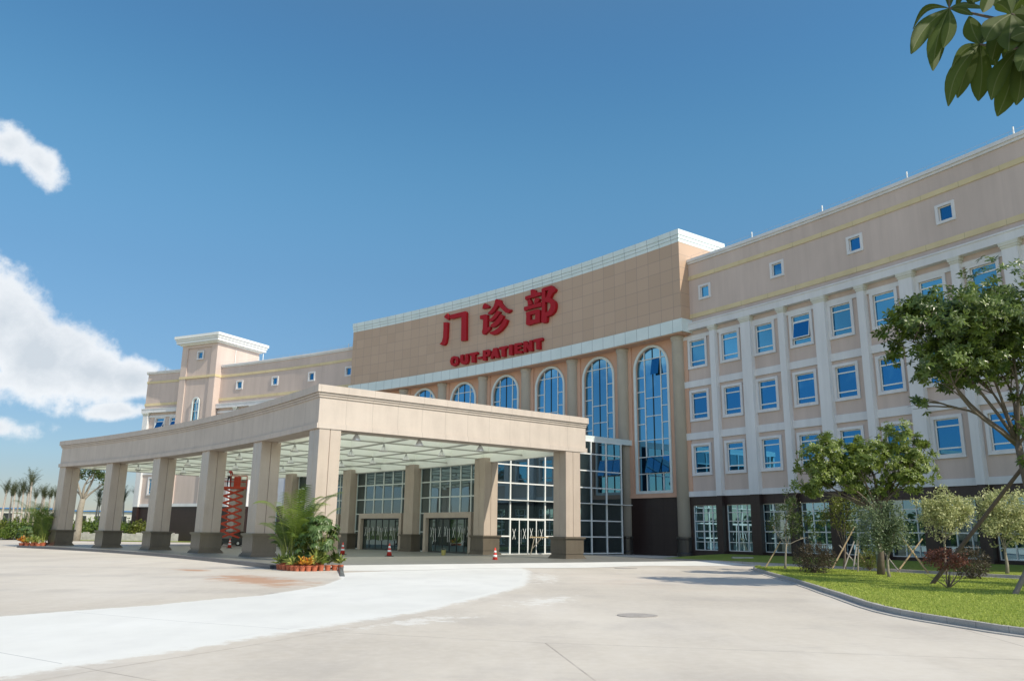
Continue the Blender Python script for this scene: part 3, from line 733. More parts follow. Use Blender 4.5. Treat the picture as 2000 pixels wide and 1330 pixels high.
# ---- tower
mb = MB(); TL, TR, TF = .428, .471, 151.0
mb.arc(TL, TR, TF + .15, 158.7, 4.4, 26.1)
mb.arc(TL, .4350, TF, TF + .15, 4.4, 26.1); mb.arc(.4640, TR, TF, TF + .15, 4.4, 26.1); mb.arc(.4350, .4640, TF, TF + .15, 25.62, 26.1)
part(mb, 'tower_wall', M['wall'])
mb = MB(); mb.arc(TL, TR, TF - .005, 158.7, -.05, 4.4); part(mb, 'tower_base', M['dark_stone'])
mb = MB(); mb.arc(TL - .0004, TR + .0004, TF - .05, 153, 21.41, 21.73); part(mb, 'tower_band', M['yellow'])
mb = MB(); mb.arc(TL - .0004, TR + .0004, TF - .10, TF, 4.4, 4.8); part(mb, 'tower_band', M['trim'])
mb = MB()
for e, z0, z1 in ((.25, 26.05, 26.25), (.62, 26.25, 26.62), (.72, 26.64, 26.90), (.85, 26.92, 27.30)): mb.arc(TL - e / 151, TR + e / 151, TF - e, 158.7 + e, z0, z1)
part(mb, 'tower_cornice', M['white'])
tw = arch_unit(.52, 15.2, 18.1, 1.0, 'arched_window', B, [(0, .03)], [(16.9, 'ms'), (18.05, 'ms')], .16)
put(tw, .4515, TF + .15 - .165)
# lightning rods and the wire along the parapet
for k, p in enumerate([.9755, 1.0156, 1.0570, 1.10, .620, .515, .402]):
    mb = MB(); mb.tube([P(p, RW, 23.1), P(p, RW, 23.62)], .045, 6); part(mb, 'lightning_rod', M['white'])
for a, b in ((.936, PE), (.4712, FL)):
    mb = MB(); n = int((b - a) / .004)
    mb.tube([P(a + (b - a) * i / n, RW, 23.42 + .01 * sin(i)) for i in range(n + 1)], .008, 4)
    for i in range(0, n, 2): mb.tube([P(a + (b - a) * i / n, RW, 23.1), P(a + (b - a) * i / n, RW, 23.42)], .008, 4)
    part(mb, 'lightning_wire', M['metal'])
mb = MB(); mb.tube([P(.4705 + .0009, 154.2, 23), P(.4705 + .0009, 154.2, 25.6)], .05, 6); part(mb, 'downpipe', M['white'])
mb = MB(); mb.tube([P(.4745, 158.9, 22.9), P(.4745, 158.9, 26.0)], .05, 6); part(mb, 'downpipe', M['white'])

# ---- glazed entrance hall (part of the building)
def dpos(i, s): return cpos(i, s)
def xdir(a): return Vector((cos(a), -sin(a), 0))
XX = {}
HS = 17.25
mb = MB(); PA = .8905; PLm = 2 * .79805 - PA
mb.arc(PLm, PA, 136.9, 152.0, 8.72, 9.15); part(mb, 'hall_fascia', M['alu_plain'])
mb = MB(); mb.arc(PLm + .003, PA - .003, 137.4, 152.0, 9.1, 9.2); part(mb, 'hall_roof', M['roof'])
mb = MB(); mb.arc(PLm + .001, PA - .001, 136.95, 137.1, 6.36, 8.72); part(mb, 'hall_wall', M['ceil'])
def xmark(mb, x, z, w=.24, h=.42, y=-.03, t=.016):
    for s_ in (-1, 1):
        L = hypot(w, h); a = atan2(h, w * s_); Mx = Matrix.Translation((x, y, z)) @ Matrix.Rotation(-a, 4, 'Y')
        mb.box(-L, L, -.003 - .003 * s_, .001, -t, t, M=Mx)
def door_unit(parent, x0, nleaf, lw, z1, loc, frame=M['darkmetal'], style=0):
    f = MB(); W_ = nleaf * lw
    for k in range(nleaf + 1): f.box(x0 + k * lw - .035, x0 + k * lw + .035, -.03, .05, .0, z1)
    f.box(x0, x0 + W_, -.025, .045, z1 - .09, z1); f.box(x0, x0 + W_, -.025, .045, 0, .10)
    d = f.build('door', frame, parent, local=True)
    g = MB(); g.box(x0, x0 + W_, .0, .012, .05, z1 - .05); g.build('door_pane', M['doorglass'], d, local=True)
    for k in range(nleaf):
        h = MB(); t = MB()
        hx = x0 + k * lw + (lw - .12 if k % 2 == 0 else .12)
        h.tube([(hx, -.10, .75), (hx, -.10, 1.75)], .018, 6); h.tube([(hx, -.10, .85), (hx, 0, .85)], .012, 5); h.tube([(hx, -.10, 1.65), (hx, 0, 1.65)], .012, 5)
        xmark(t, x0 + (k + .5) * lw + (-.08 if k % 2 == 0 else .08), 1.45 + .03 * ((k * 7) % 3), .13, .36)
        h.build('handle', M['metal'], d, local=True); t.build('tape_cross', M['white'], d, local=True)
    return d
def bay_unit():
    """one glazed bay between two porch columns, with a granite door surround"""
    f = MB(); Wd = 7.85; n = 6
    zs = [.0, 1.42, 2.80, 3.97, 5.14, 6.30]
    for k in range(n + 1):
        x = Wd * k / n; z0 = 2.83 if 0 < k < n else 0
        f.box(x - .05, x + .05, -.06, .06, z0, 6.38)
    for z in zs:
        if z < 2.5: f.box(0, 1.12, -.055, .055, z, z + .08); f.box(7.12, Wd, -.055, .055, z, z + .08)
        else: f.box(0, Wd, -.055, .055, z, z + .09)
    w = f.build('curtain_wall', M['alu_plain'], B, local=True)
    g = MB(); g.box(0, Wd, .0, .012, 0, 6.33); g.build('pane', M['hallglass'], w, local=True)
    s = MB(); s.box(1.12, 1.42, -.45, .07, 0, 2.88); s.box(6.82, 7.12, -.45, .07, 0, 2.88); s.box(1.42, 6.82, -.45, .07, 2.48, 2.88)
    s.build('door_surround', M['column_stone'], w, local=True)
    return w
bu = bay_unit()
fst = True
for i in (1, 2, 3):
    o = bu if fst else copy_tree(bu, B); fst = False
    a = line(i)[1]; p0 = cpos(i, HS); b_ = cpos(i + 1, HS) - xdir(line(i + 1)[1]) * 1.17
    d = (b_ - p0); th = atan2(d.y, d.x)
    o.location = p0 + Vector((0, 0, PZ)) - BL; o.rotation_euler = (0, 0, th); o.scale = (d.length / 7.85, 1, 1)
    e = MB(); 
    dd = door_unit(B, 1.45, 6, .895, 2.46, None); dd.location = o.location + Vector((0, 0, 0)) ; dd.rotation_euler = (0, 0, th); dd.scale = o.scale
    dd.location = dd.location + Vector((-sin(th), cos(th), 0)) * -.12
# side walls of the hall
def side_unit(right=True):
    f = MB(); rs = [137.75, 139.06, 140.72, 142.38, 144.0, 145.6, 147.2, 148.89, 150.62]; zs = [.08, 1.31, 2.52, 3.82, 5.03, 6.34, 7.66, 8.66]
    xs = [r - 137.75 for r in rs]
    for k, x in enumerate(xs): f.box(x - .05, x + .05, -.07, .05, .05, 8.72)
    for z in zs:
        if z in (.08, 1.31) and right: f.box(xs[0], xs[1], -.065, .045, z, z + .09); f.box(xs[3], xs[-1], -.065, .045, z, z + .09)
        else: f.box(xs[0], xs[-1], -.065, .045, z, z + .09)
    f.box(xs[0], xs[-1] + .9, -.35, -.065, 3.84, 3.89)
    w = f.build('curtain_wall', M['white'], B, local=True)
    g = MB(); g.box(xs[0], xs[-1], .0, .012, .05, 8.7); g.build('pane', M['hallglass'], w, local=True)
    return w, xs
o, xs = side_unit(); loc = P(PA, 137.75, 0) - BL; o.location = loc; o.rotation_euler = (0, 0, pi / 2 - PA)
d = door_unit(B, xs[1] + .04, 4, (xs[3] - xs[1] - .08) / 4, 2.5, None, M['white']); d.location = loc + Vector((cos(PA), -sin(PA), 0)) * .03 + Vector((0, 0, .06)); d.rotation_euler = (0, 0, pi / 2 - PA)
o, xs = side_unit(False); o.location = P(PLm, 150.62, 0) - BL; o.rotation_euler = (0, 0, -pi / 2 - PLm)
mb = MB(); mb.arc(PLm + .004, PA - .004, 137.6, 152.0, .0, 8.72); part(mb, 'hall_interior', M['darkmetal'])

# ================================================================ ENTRANCE CANOPY
K = empty('entrance_canopy', cpos(2.5, 9), 'curved granite clad porte cochere on square columns before the glazed hall', 'canopy')
def outline(o, s_end=18.3, n=40):
    pts = []
    a0 = line(0)[1]; a5 = line(5)[1]; x0 = xdir(a0); x5 = xdir(a5); Lf = -(1.17 + .17)
    def lp(s): p = cpos(0, s) + x0 * (Lf + o); return p
    def rp(s): return cpos(5, s) - x5 * o
    pts.append(lp(s_end - o * .5)); pL = lp(o)
    pts.append(pL)
    phL = atan2(pL.x - CX, pL.y - CY); pR = rp(o); phR = atan2(pR.x - CX, pR.y - CY)
    for k in range(1, n): pts.append(P(phL + (phR - phL) * k / n, RF + o))
    pts.append(pR); pts.append(rp(s_end - o * .5))
    return pts
def ring(mb, o0, o1, z0, z1, mi=0): mb.strip(outline(o0), outline(o1), z0, z1, mi)
mb = MB()
ring(mb, .20, 1.25, 6.80, 8.10)
part_ = lambda mb, name, mat, smooth=False: mb.build(name, mat, K, smooth=smooth)
part_(mb, 'fascia', M['stone'])
mb = MB(); ring(mb, .14, 1.25, 8.10, 8.20); ring(mb, .085, 1.25, 8.215, 8.32); ring(mb, .0, 1.25, 8.335, 8.70); ring(mb, .16, 1.22, 8.18, 8.36)
part_(mb, 'cornice', M['stone'])
mb = MB(); ring(mb, .10, 1.25, 6.53, 6.80); part_(mb, 'drip_band', M['stone'])
mb = MB(); ring(mb, 1.25, 1.29, 6.50, 7.21); part_(mb, 'inner_lining', M['ceil'])
def slab(mb, s0, s1, z0, z1, i0=-.12, i1=None, n=36):
    if i1 is None: i1 = 4.94
    mb.strip([cpos(i0 + (5 - i0) * k / n, s0) - (xdir(line(5)[1]) * .6 if k == n else Vector()) for k in range(n + 1)], [cpos(i0 + (5 - i0) * k / n, s1) - (xdir(line(5)[1]) * .6 if k == n else Vector()) for k in range(n + 1)], z0, z1)
mb = MB(); n_ = 36; ca = [cpos(-.12 + 5.12 * k / n_, .9, 7.23) - (xdir(line(5)[1]) * .6 if k == n_ else Vector()) for k in range(n_ + 1)]; cb_ = [cpos(-.12 + 5.12 * k / n_, 17.9, 7.23) - (xdir(line(5)[1]) * .6 if k == n_ else Vector()) for k in range(n_ + 1)]
mb.add(ca + cb_, [(k, k + 1, n_ + 2 + k, n_ + 1 + k) for k in range(n_)]); part_(mb, 'ceiling', M['skylight'])
mb = MB(); slab(mb, 16.95, 17.30, 6.40, 7.22); part_(mb, 'rear_beam', M['ceil'])
mb = MB(); me_ = MB()
for s_ in (2.6, 6.4, 10.5, 14.2):
    slab(mb, s_ - .07, s_ + .07, 6.66, 7.22); slab(me_, s_ - .11, s_ + .11, 6.60, 6.655)
for k in range(10):
    i = .4 + .5 * k
    a = cpos(i, 1.3); b = cpos(i, 16.95); x = xdir(line(i)[1])
    mb.strip([a - x * .06, b - x * .06], [a + x * .06, b + x * .06], 6.68, 7.215); me_.strip([a - x * .10, b - x * .10], [a + x * .10, b + x * .10], 6.615, 6.67)
part_(mb, 'ceiling_beams', M['ceil']); part_(me_, 'beam_flanges', M['beam_edge'])
def sq_col():
    w = .585; g = .022; pts = []
    for a in range(4):
        c_, s_ = round(cos(a * pi / 2)), round(sin(a * pi / 2))
        for x, y in ((-w, -w), (-g, -w), (0, -w + .045), (g, -w)): pts.append((x * c_ - y * s_, x * s_ + y * c_))
    mb = MB(); mb.prism(pts, 1.28, 6.56)
    o = mb.build('column', M['column_stone'], K, local=True)
    b = MB()
    for e, z0, z1 in ((.24, 0, .06), (.20, .06, .13), (.15, .13, .20), (.10, .20, .27), (.13, .285, 1.12), (.17, 1.12, 1.17), (.22, 1.17, 1.28)): b.box(-w - e, w + e, -w - e, w + e, z0, z1)
    b.box(-w - .09, w + .09, -w - .09, w + .09, .2, .3)
    b.build('plinth', M['base_stone'], o, local=True)
    return o
sc_ = sq_col(); KL = Vector(K.location); fst = True
for i in range(6):
    for row, s_ in ((0, .27), (1, 16.5)):
        o = sc_ if fst else copy_tree(sc_, K); fst = False
        a = line(i)[1]; c = cpos(i, s_) - xdir(a) * (.585 + (.15 if i == 5 else .12 if row == 0 else 0)) + Vector((sin(a), cos(a), 0)) * .585
        o.location = c + Vector((0, 0, PZ)) - KL; o.rotation_euler = (0, 0, -a)
for c in K.children: c.matrix_parent_inverse = Matrix.Identity(4) if c.name.startswith('column') else c.matrix_parent_inverse

# pendant lamps under the canopy
def lamp_unit():
    r = empty('pendant_lamp', (0, 0, 0), 'x', 'lamp', 'bell lamps hanging under the canopy')
    mb = MB(); mb.tube([(0, 0, 0), (0, 0, -.06)], .02, 6); mb.lathe([(.02, -.05), (.045, -.07), (.05, -.14), (.075, -.17)], 12)
    for k in range(4):
        a = k * pi / 2; mb.tube([(0, 0, -.04), (cos(a) * .06, sin(a) * .06, -.10), (cos(a) * .08, sin(a) * .08, -.2)], .008, 4)
    mb.build('lamp_holder', M['metal'], r, local=True)
    s = MB(); prof = [(.07, -.16), (.115, -.20), (.16, -.28), (.20, -.37), (.26, -.46)]
    n = 20; vs = []
    for rr, z in prof + [(x - .008, z) for x, z in reversed(prof)]:
        for i in range(n): an = 2 * pi * i / n; vs.append((rr * cos(an), rr * sin(an), z))
    L2 = len(prof) * 2; s.add(vs, [(k * n + i, k * n + (i + 1) % n, ((k + 1) % L2) * n + (i + 1) % n, ((k + 1) % L2) * n + i) for k in range(L2) for i in range(n)])
    s.build('lamp_shade', M['shade'], r, smooth=True, local=True)
    b = MB(); b.lathe([(.02, -.17), (.05, -.2), (.06, -.26), (.04, -.31), (.01, -.33)], 10); b.build('bulb', M['bulb'], r, smooth=True, local=True)
    return r
q = Mat('lamp shade'); q.out((.72, .73, .72), .3, .6, .35); M['shade'] = q.m
q = Mat('bulb'); q.out((.85, .85, .82), .2, .5); M['bulb'] = q.m
lu = lamp_unit(); fst = True; rows = ['front row', 'middle row', 'rear row']
for ri, s_ in enumerate((2.6, 6.4, 10.5)):
    for k in range(10):
        o = lu if fst else copy_tree(lu); fst = False
        p = cpos(.4 + .5 * k, s_); o.location = (p.x, p.y, 6.60)
        n_ = 9 - k
        o['label'] = 'bell shaped lamp under the canopy, %s, %s from right end' % (rows[ri], ORD[n_])

# ================================================================ SIGNS
GL = {'zh':[[[(0.7326,23.99),(0.73464,24.21),(0.73611,24.24),(0.73835,23.73),(0.73673,23.53),(0.73328,23.84)],[(0.73216,23.37),(0.7366,23.26),(0.73656,22.7),(0.73645,21.63),(0.73537,21.03),(0.73376,20.84),(0.73145,20.87),(0.72887,21.06),(0.73112,21.26),(0.73224,21.72),(0.73236,22.71)],[(0.7389,24.01),(0.75237,24.01),(0.75443,24.0),(0.75529,23.82),(0.75579,20.87),(0.75355,20.88),(0.75069,20.9),(0.75043,23.55),(0.74049,23.54),(0.7388,23.63)]],[[(0.77258,24.3),(0.77398,24.29),(0.77784,23.87),(0.77707,23.74),(0.77108,23.8),(0.77142,24.12)],[(0.7688,23.15),(0.7742,23.13),(0.7762,23.04),(0.77624,21.71),(0.779,21.72),(0.77924,21.46),(0.7736,21.03),(0.772,21.09),(0.77115,21.36),(0.77188,21.73),(0.77209,22.72),(0.76888,22.78)],[(0.78348,24.4),(0.78524,24.43),(0.78841,24.23),(0.78923,23.91),(0.79202,23.44),(0.79515,23.1),(0.79805,22.99),(0.79845,22.84),(0.79598,22.66),(0.79365,22.76),(0.78971,23.26),(0.78652,23.73),(0.78499,23.52),(0.78269,23.2),(0.77918,22.98),(0.77679,23.06),(0.77657,23.2),(0.7791,23.43),(0.78181,23.74),(0.78294,24.09)],[(0.78543,23.23),(0.78839,23.02),(0.78744,22.81),(0.78437,22.47),(0.78127,22.26),(0.77891,22.23),(0.77749,22.44),(0.78081,22.65),(0.78351,22.96)],[(0.78862,22.76),(0.79175,22.5),(0.79064,22.17),(0.7872,21.8),(0.78334,21.57),(0.78099,21.58),(0.77939,21.75),(0.77937,21.88),(0.78364,22.15),(0.78672,22.45)],[(0.79257,22.21),(0.79549,21.96),(0.79381,21.5),(0.79002,21.06),(0.78541,20.8),(0.78151,20.81),(0.77933,20.95),(0.77831,21.14),(0.78223,21.17),(0.78687,21.39),(0.79069,21.84)]],[[(0.81648,24.4),(0.81853,24.4),(0.82042,24.27),(0.82137,23.96),(0.82542,23.88),(0.82605,23.6),(0.82201,23.56),(0.81385,23.57),(0.81259,23.47),(0.81147,23.61),(0.81161,23.89),(0.81667,23.88)],[(0.81354,23.42),(0.81575,23.51),(0.81702,23.27),(0.81798,22.91),(0.81389,22.89),(0.8142,23.0)],[(0.82046,23.44),(0.82295,23.39),(0.82451,23.26),(0.82452,23.14),(0.82328,22.94),(0.81986,22.9),(0.82,23.17)],[(0.81073,22.85),(0.8139,22.84),(0.82329,22.87),(0.82607,22.88),(0.82654,22.67),(0.82609,22.44),(0.82206,22.48),(0.81518,22.49),(0.81108,22.44),(0.81059,22.62)],[(0.81236,22.26),(0.8163,22.25),(0.81638,20.91),(0.81434,20.91),(0.81261,21.05),(0.81286,21.87)],[(0.8163,22.27),(0.82331,22.27),(0.82486,22.17),(0.82518,21.91),(0.81632,21.89)],[(0.821,21.89),(0.82518,21.9),(0.82491,20.95),(0.82089,20.94)],[(0.81635,21.36),(0.82103,21.34),(0.82089,20.94),(0.81638,20.93)],[(0.82665,24.13),(0.8282,24.2),(0.82974,24.2),(0.8298,21.38),(0.83163,21.3),(0.83133,20.9),(0.83073,20.75),(0.82798,20.76),(0.82644,20.91),(0.82686,22.49)],[(0.82974,24.21),(0.83556,24.2),(0.83739,23.95),(0.8389,23.73),(0.8386,23.54),(0.83587,23.36),(0.83435,23.03),(0.83557,22.9),(0.83829,22.57),(0.83904,22.32),(0.83889,21.92),(0.83768,21.56),(0.83527,21.36),(0.83254,21.3),(0.8298,21.37),(0.82979,21.72),(0.83254,21.78),(0.83436,22.12),(0.83451,22.39),(0.83344,22.62),(0.83069,22.71),(0.82977,22.81),(0.82976,23.18),(0.83099,23.24),(0.83282,23.83),(0.83098,23.84),(0.82975,23.9)]]],'en':[[[(0.74395,19.45),(0.74114,19.36),(0.73997,18.94),(0.74111,18.56),(0.74425,18.34),(0.74444,18.61),(0.74286,18.75),(0.74269,18.97),(0.74352,19.15),(0.74454,19.17)],[(0.74395,19.45),(0.74654,19.35),(0.74825,19.07),(0.74839,18.72),(0.74729,18.44),(0.74425,18.34),(0.74444,18.61),(0.74569,18.72),(0.74587,18.99),(0.74454,19.17)]],[[(0.7501,19.41),(0.75289,19.44),(0.75304,18.84),(0.7541,18.66),(0.75534,18.74),(0.75518,19.41),(0.75795,19.41),(0.75838,18.68),(0.75719,18.38),(0.75418,18.33),(0.75136,18.47),(0.75027,18.73)]],[[(0.75921,19.41),(0.76697,19.4),(0.76727,19.15),(0.76479,19.13),(0.76496,18.33),(0.76145,18.4),(0.76128,19.15),(0.75953,19.13)]],[[(0.76734,18.83),(0.7713,18.83),(0.77134,18.62),(0.76738,18.62)]],[[(0.77218,19.42),(0.77479,19.4),(0.77558,18.32),(0.77238,18.38)],[(0.77479,19.4),(0.77784,19.4),(0.77959,19.17),(0.7794,18.86),(0.77747,18.7),(0.77531,18.71),(0.77512,18.93),(0.77669,18.97),(0.77665,19.16),(0.77493,19.2)]],[[(0.78222,19.43),(0.78393,19.41),(0.78406,18.58),(0.78236,18.59),(0.78215,18.39),(0.77948,18.39)],[(0.78393,19.41),(0.78562,19.4),(0.78796,18.34),(0.78482,18.38),(0.7843,18.57),(0.78406,18.58)]],[[(0.7878,19.4),(0.79523,19.38),(0.7955,19.17),(0.79336,19.12),(0.79346,18.32),(0.79011,18.39),(0.79,19.14),(0.78783,19.17)]],[[(0.79689,19.42),(0.80022,19.39),(0.80033,18.32),(0.79702,18.4)]],[[(0.8021,19.43),(0.80867,19.37),(0.80892,19.16),(0.80495,19.15),(0.80496,19.0),(0.80823,19.0),(0.80839,18.79),(0.80498,18.8),(0.805,18.6),(0.80897,18.58),(0.80922,18.32),(0.80221,18.38)]],[[(0.81029,19.43),(0.81307,19.41),(0.81565,18.85),(0.81561,19.4),(0.81814,19.39),(0.81843,18.33),(0.81568,18.35),(0.81311,18.86),(0.81315,18.33),(0.81038,18.37)]],[[(0.81928,19.41),(0.82701,19.39),(0.82724,19.13),(0.82498,19.09),(0.82501,18.33),(0.82184,18.38),(0.82181,19.12),(0.81943,19.15)]]]}
def sign(name, data, glyphname, label):
    allp = [p for g in data for s_ in g for p in s_]; pc = sum(p[0] for p in allp) / len(allp); zc = min(p[1] for p in allp)
    r = empty(name, P(pc, 150.9, zc), label, 'sign')
    for gi_, g in enumerate(data):
        mb = MB()
        for si, poly in enumerate(g):
            rf = 150.72 - .004 * si; n = len(poly)
            tri = tessellate_polygon([[Vector((p[0] * 150, p[1], 0)) for p in poly]])
            vs = [P(p[0], rf, p[1]) for p in poly] + [P(p[0], 151.02, p[1]) for p in poly]
            fs = []
            for t in tri:
                a, b, c = (vs[i] for i in t)
                nrm = (b - a).cross(c - a); want = Vector((CX, CY, 0)) - a; want.z = 0
                fs.append(tuple(t) if nrm.dot(want) > 0 else tuple(reversed(t)))
            fs += [tuple(n + i for i in reversed(t)) for t in fs[:len(tri)]]
            ar = sum(poly[i][0] * poly[(i + 1) % n][1] - poly[(i + 1) % n][0] * poly[i][1] for i in range(n))
            for i in range(n):
                j = (i + 1) % n; f = (i, j, n + j, n + i); fs.append(f if ar < 0 else tuple(reversed(f)))
            mb.add(vs, fs)
        mb.build(glyphname, M['red'], r)
    return r
sign('chinese_sign', GL['zh'], 'character', 'three large red raised Chinese characters on the brown panel fascia')
sign('english_sign', GL['en'], 'letter', 'red raised OUT-PATIENT lettering below the Chinese characters on the brown fascia')
# ================================================================ VEGETATION
M['bark'] = plain('bark', (.13, .105, .08), .9, .25, 6, bump=.5)
M['bark_pale'] = plain('pale bark', (.27, .24, .19), .9, .2, 6, bump=.5)
M['palebark'] = plain('palm trunk', (.40, .35, .30), .9, .2, 4)
M['stake'] = plain('timber stake', (.45, .34, .20), .85, .2, 8)
M['stakedark'] = plain('weathered timber', (.115, .085, .065), .9, .2, 6, bump=.4)
M['stakedark2'] = plain('brown grey timber', (.20, .17, .14), .9, .2, 6)
M['stakegrey'] = plain('grey timber', (.34, .31, .28), .9, .2, 6)
M['leaf_big'] = leafmat('glossy leaves', (.035, .065, .01), (.145, .20, .035), .33, .28)
M['leaf_mid'] = leafmat('light green leaves', (.085, .13, .02), (.23, .29, .06), .38, .32)
M['leaf_dark'] = leafmat('dark leaves', (.030, .060, .012), (.075, .11, .02), .45, .22)
M['leaf_var'] = leafmat('variegated leaves', (.20, .25, .09), (.60, .60, .32), .5, .25)
M['leaf_grey'] = leafmat('grey green leaves', (.06, .10, .045), (.20, .25, .13), .5, .2)
M['leaf_yel'] = leafmat('yellow green leaves', (.06, .085, .012), (.18, .20, .03), .45, .28)
M['leaf_red'] = leafmat('red leaves', (.10, .03, .022), (.22, .085, .055), .5, .25)
M['leaf_plum'] = leafmat('purple green leaves', (.035, .038, .022), (.12, .085, .055), .5, .18)
M['leaf_palm'] = leafmat('palm leaves', (.045, .085, .018), (.14, .20, .04), .4, .25)
M['leaf_areca'] = leafmat('areca leaves', (.045, .09, .012), (.20, .27, .045), .4, .35)
M['leaf_pot'] = leafmat('striped pot leaves', (.07, .14, .02), (.42, .44, .12), .4, .2)
M['leaf_orange'] = leafmat('croton leaves', (.45, .10, .02), (.62, .42, .05), .4, .2)
M['terracotta'] = plain('terracotta', (.42, .12, .06), .7, .12, 5)
RV = random.Random(11)
def rdir(r=RV, up=0.0):
    while True:
        v = Vector((r.uniform(-1, 1), r.uniform(-1, 1), r.uniform(-1, 1)))
        if .05 < v.length < 1: v.normalize(); v.z += up; return v.normalized()
def leaf(mb, b, d, L, w, col, nrm=None, fold=.12):
    d = d.normalized(); s_ = d.cross(nrm if nrm is not None else rdir())
    if s_.length < .05: s_ = d.cross(Vector((.3, .9, .2)))
    s_.normalize(); n = s_.cross(d)
    mb.add([b, b + d * L * .5 + s_ * w - n * fold * w, b + d * L * .52 + n * w * fold, b + d * L * .5 - s_ * w - n * fold * w, b + d * L - n * L * .08],
           [(0, 1, 2), (0, 2, 3), (1, 4, 2), (3, 2, 4)], 0, col)
def leaf2(mb, b, d, L, w, col):      # cheap leaf, two triangles
    s_ = d.cross(rdir()); s_.normalize()
    mb.add([b, b + d * L * .5 + s_ * w, b + d * L, b + d * L * .5 - s_ * w], [(0, 1, 2), (0, 2, 3)], 0, col)
def whorl(mb, c, ax, k, L, w, col):
    a = ax.normalized(); x = a.cross(Vector((.2, .1, 1)) if abs(a.z) < .9 else Vector((1, 0, 0))).normalized(); y = a.cross(x)
    o = RV.random() * 6.28
    for i in range(k):
        an = o + 2 * pi * i / k + RV.uniform(-.2, .2)
        d = x * cos(an) + y * sin(an) + a * RV.uniform(.1, .5) + Vector((0, 0, -.30))
        leaf(mb, c, d, L * RV.uniform(.75, 1.15), w, min(1, max(0, col + RV.uniform(-.25, .25))), a)
def limb(mb, a, b, r0, r1, sag=.12, n=6, side=7):
    a = Vector(a); b = Vector(b); L = (b - a).length; o = rdir() * L * sag; pts = []; rr = []
    for k in range(n + 1):
        t = k / n; p = a.lerp(b, t) + o * sin(pi * t) + Vector((0, 0, 1)) * L * sag * .5 * sin(pi * t) * (1 - t); pts.append(p); rr.append(r0 + (r1 - r0) * t)
    mb.tube(pts, rr, side); return pts
def tree(name, label, base, fork, tr, lobes, ncl, kind, lmat, bark, Lf=.16, wf=.04, group=None, cat='tree', twigs=5, keep=None, extra=(), tbend=.04, density=.65):
    r = empty(name, base, label, cat, group); wood = MB(); cr_ = MB()
    base = Vector(base); fork = Vector(fork)
    tp = [base + Vector((0, 0, -.1)), base.lerp(fork, .3) + rdir() * tr * .6, base.lerp(fork, .7) + rdir() * tr * .6, fork]
    wood.tube(tp, [tr * 1.35, tr, tr * .85, tr * .75], 10)
    tot = sum(l[1] * l[2] * l[3] for l in lobes)
    for l in lobes:
        c = Vector(l[0]); pts = limb(wood, fork - Vector((0, 0, RV.uniform(0, .3))), c - Vector((0, 0, l[3] * .3)), tr * .42, tr * .12)
        n = max(4, int(ncl * l[1] * l[2] * l[3] / tot)); tips = []
        for t in range(twigs):
            d = rdir(); e = c + Vector((d.x * l[1], d.y * l[2], d.z * l[3])) * .75
            limb(wood, pts[RV.choice((3, 4, 5, 6))], e, tr * .16, tr * .04, .1, 4, 5); tips.append(e)
        sub = []
        for _ in range(max(3, int(n / 14))):
            d = rdir(); rad = RV.uniform(.35, 1.35); sub.append((c + Vector((d.x * l[1], d.y * l[2], d.z * l[3])) * rad * .85, RV.uniform(.16, .52)))
        for _ in range(n):
            sc_c, sr = RV.choice(sub)
            d = rdir(); p = sc_c + Vector((d.x * l[1], d.y * l[2], d.z * l[3])) * sr * RV.random() ** .35
            colr = RV.random()
            ax = (p - c).normalized() * .8 + Vector((0, 0, .45)) + rdir() * .6
            if kind == 'whorl': whorl(cr_, p, ax, RV.choice((5, 6, 7)), Lf, wf, colr)
            elif kind == 'spray':
                for _k in range(5): leaf2(cr_, p + rdir() * Lf * 1.2, rdir(RV, -.25), Lf * RV.uniform(.6, 1.2), wf, min(1, max(0, colr + RV.uniform(-.2, .2))))
            else:
                for _k in range(4): leaf2(cr_, p + rdir() * Lf, rdir(RV, .15), Lf * RV.uniform(.6, 1.2), wf, min(1, max(0, colr * .6 + .2 + RV.uniform(-.2, .3))))
    wood.build('trunk', bark, r, smooth=True); cr_.build('crown', lmat, r); return r
GZ = .115
# big tree leaning in from the right edge
Y = 25.1
tree('broadleaf_tree', 'large glossy leaved tree at the right edge, propped by long dark poles', (16.35, 25.2, GZ), (15.75, 25.1, 4.6), .135,
     [((12.95, Y, 8.15), 1.15, 1.5, .80), ((13.7, Y + .6, 8.9), 1.1, 1.6, .75), ((14.5, Y - .6, 8.3), 1.6, 1.9, 1.2), ((15.9, Y, 8.9), 1.6, 1.9, 1.15), ((15.6, Y + .7, 7.6), 1.7, 1.9, 1.1), ((13.6, Y - .5, 6.85), 1.35, 1.4, .75), ((17.8, Y, 8.4), 1.8, 2.0, 1.5), ((14.6, Y + .8, 7.3), 1.3, 1.5, .8), ((15.9, Y - .3, 5.3), .6, .8, .85), ((16.1, Y, 3.5), .45, .5, .65), ((12.9, Y + .3, 5.75), .35, .5, .3)],
     3900, 'whorl', M['leaf_big'], M['bark'], .21, .042, 'lawn trees', twigs=7)
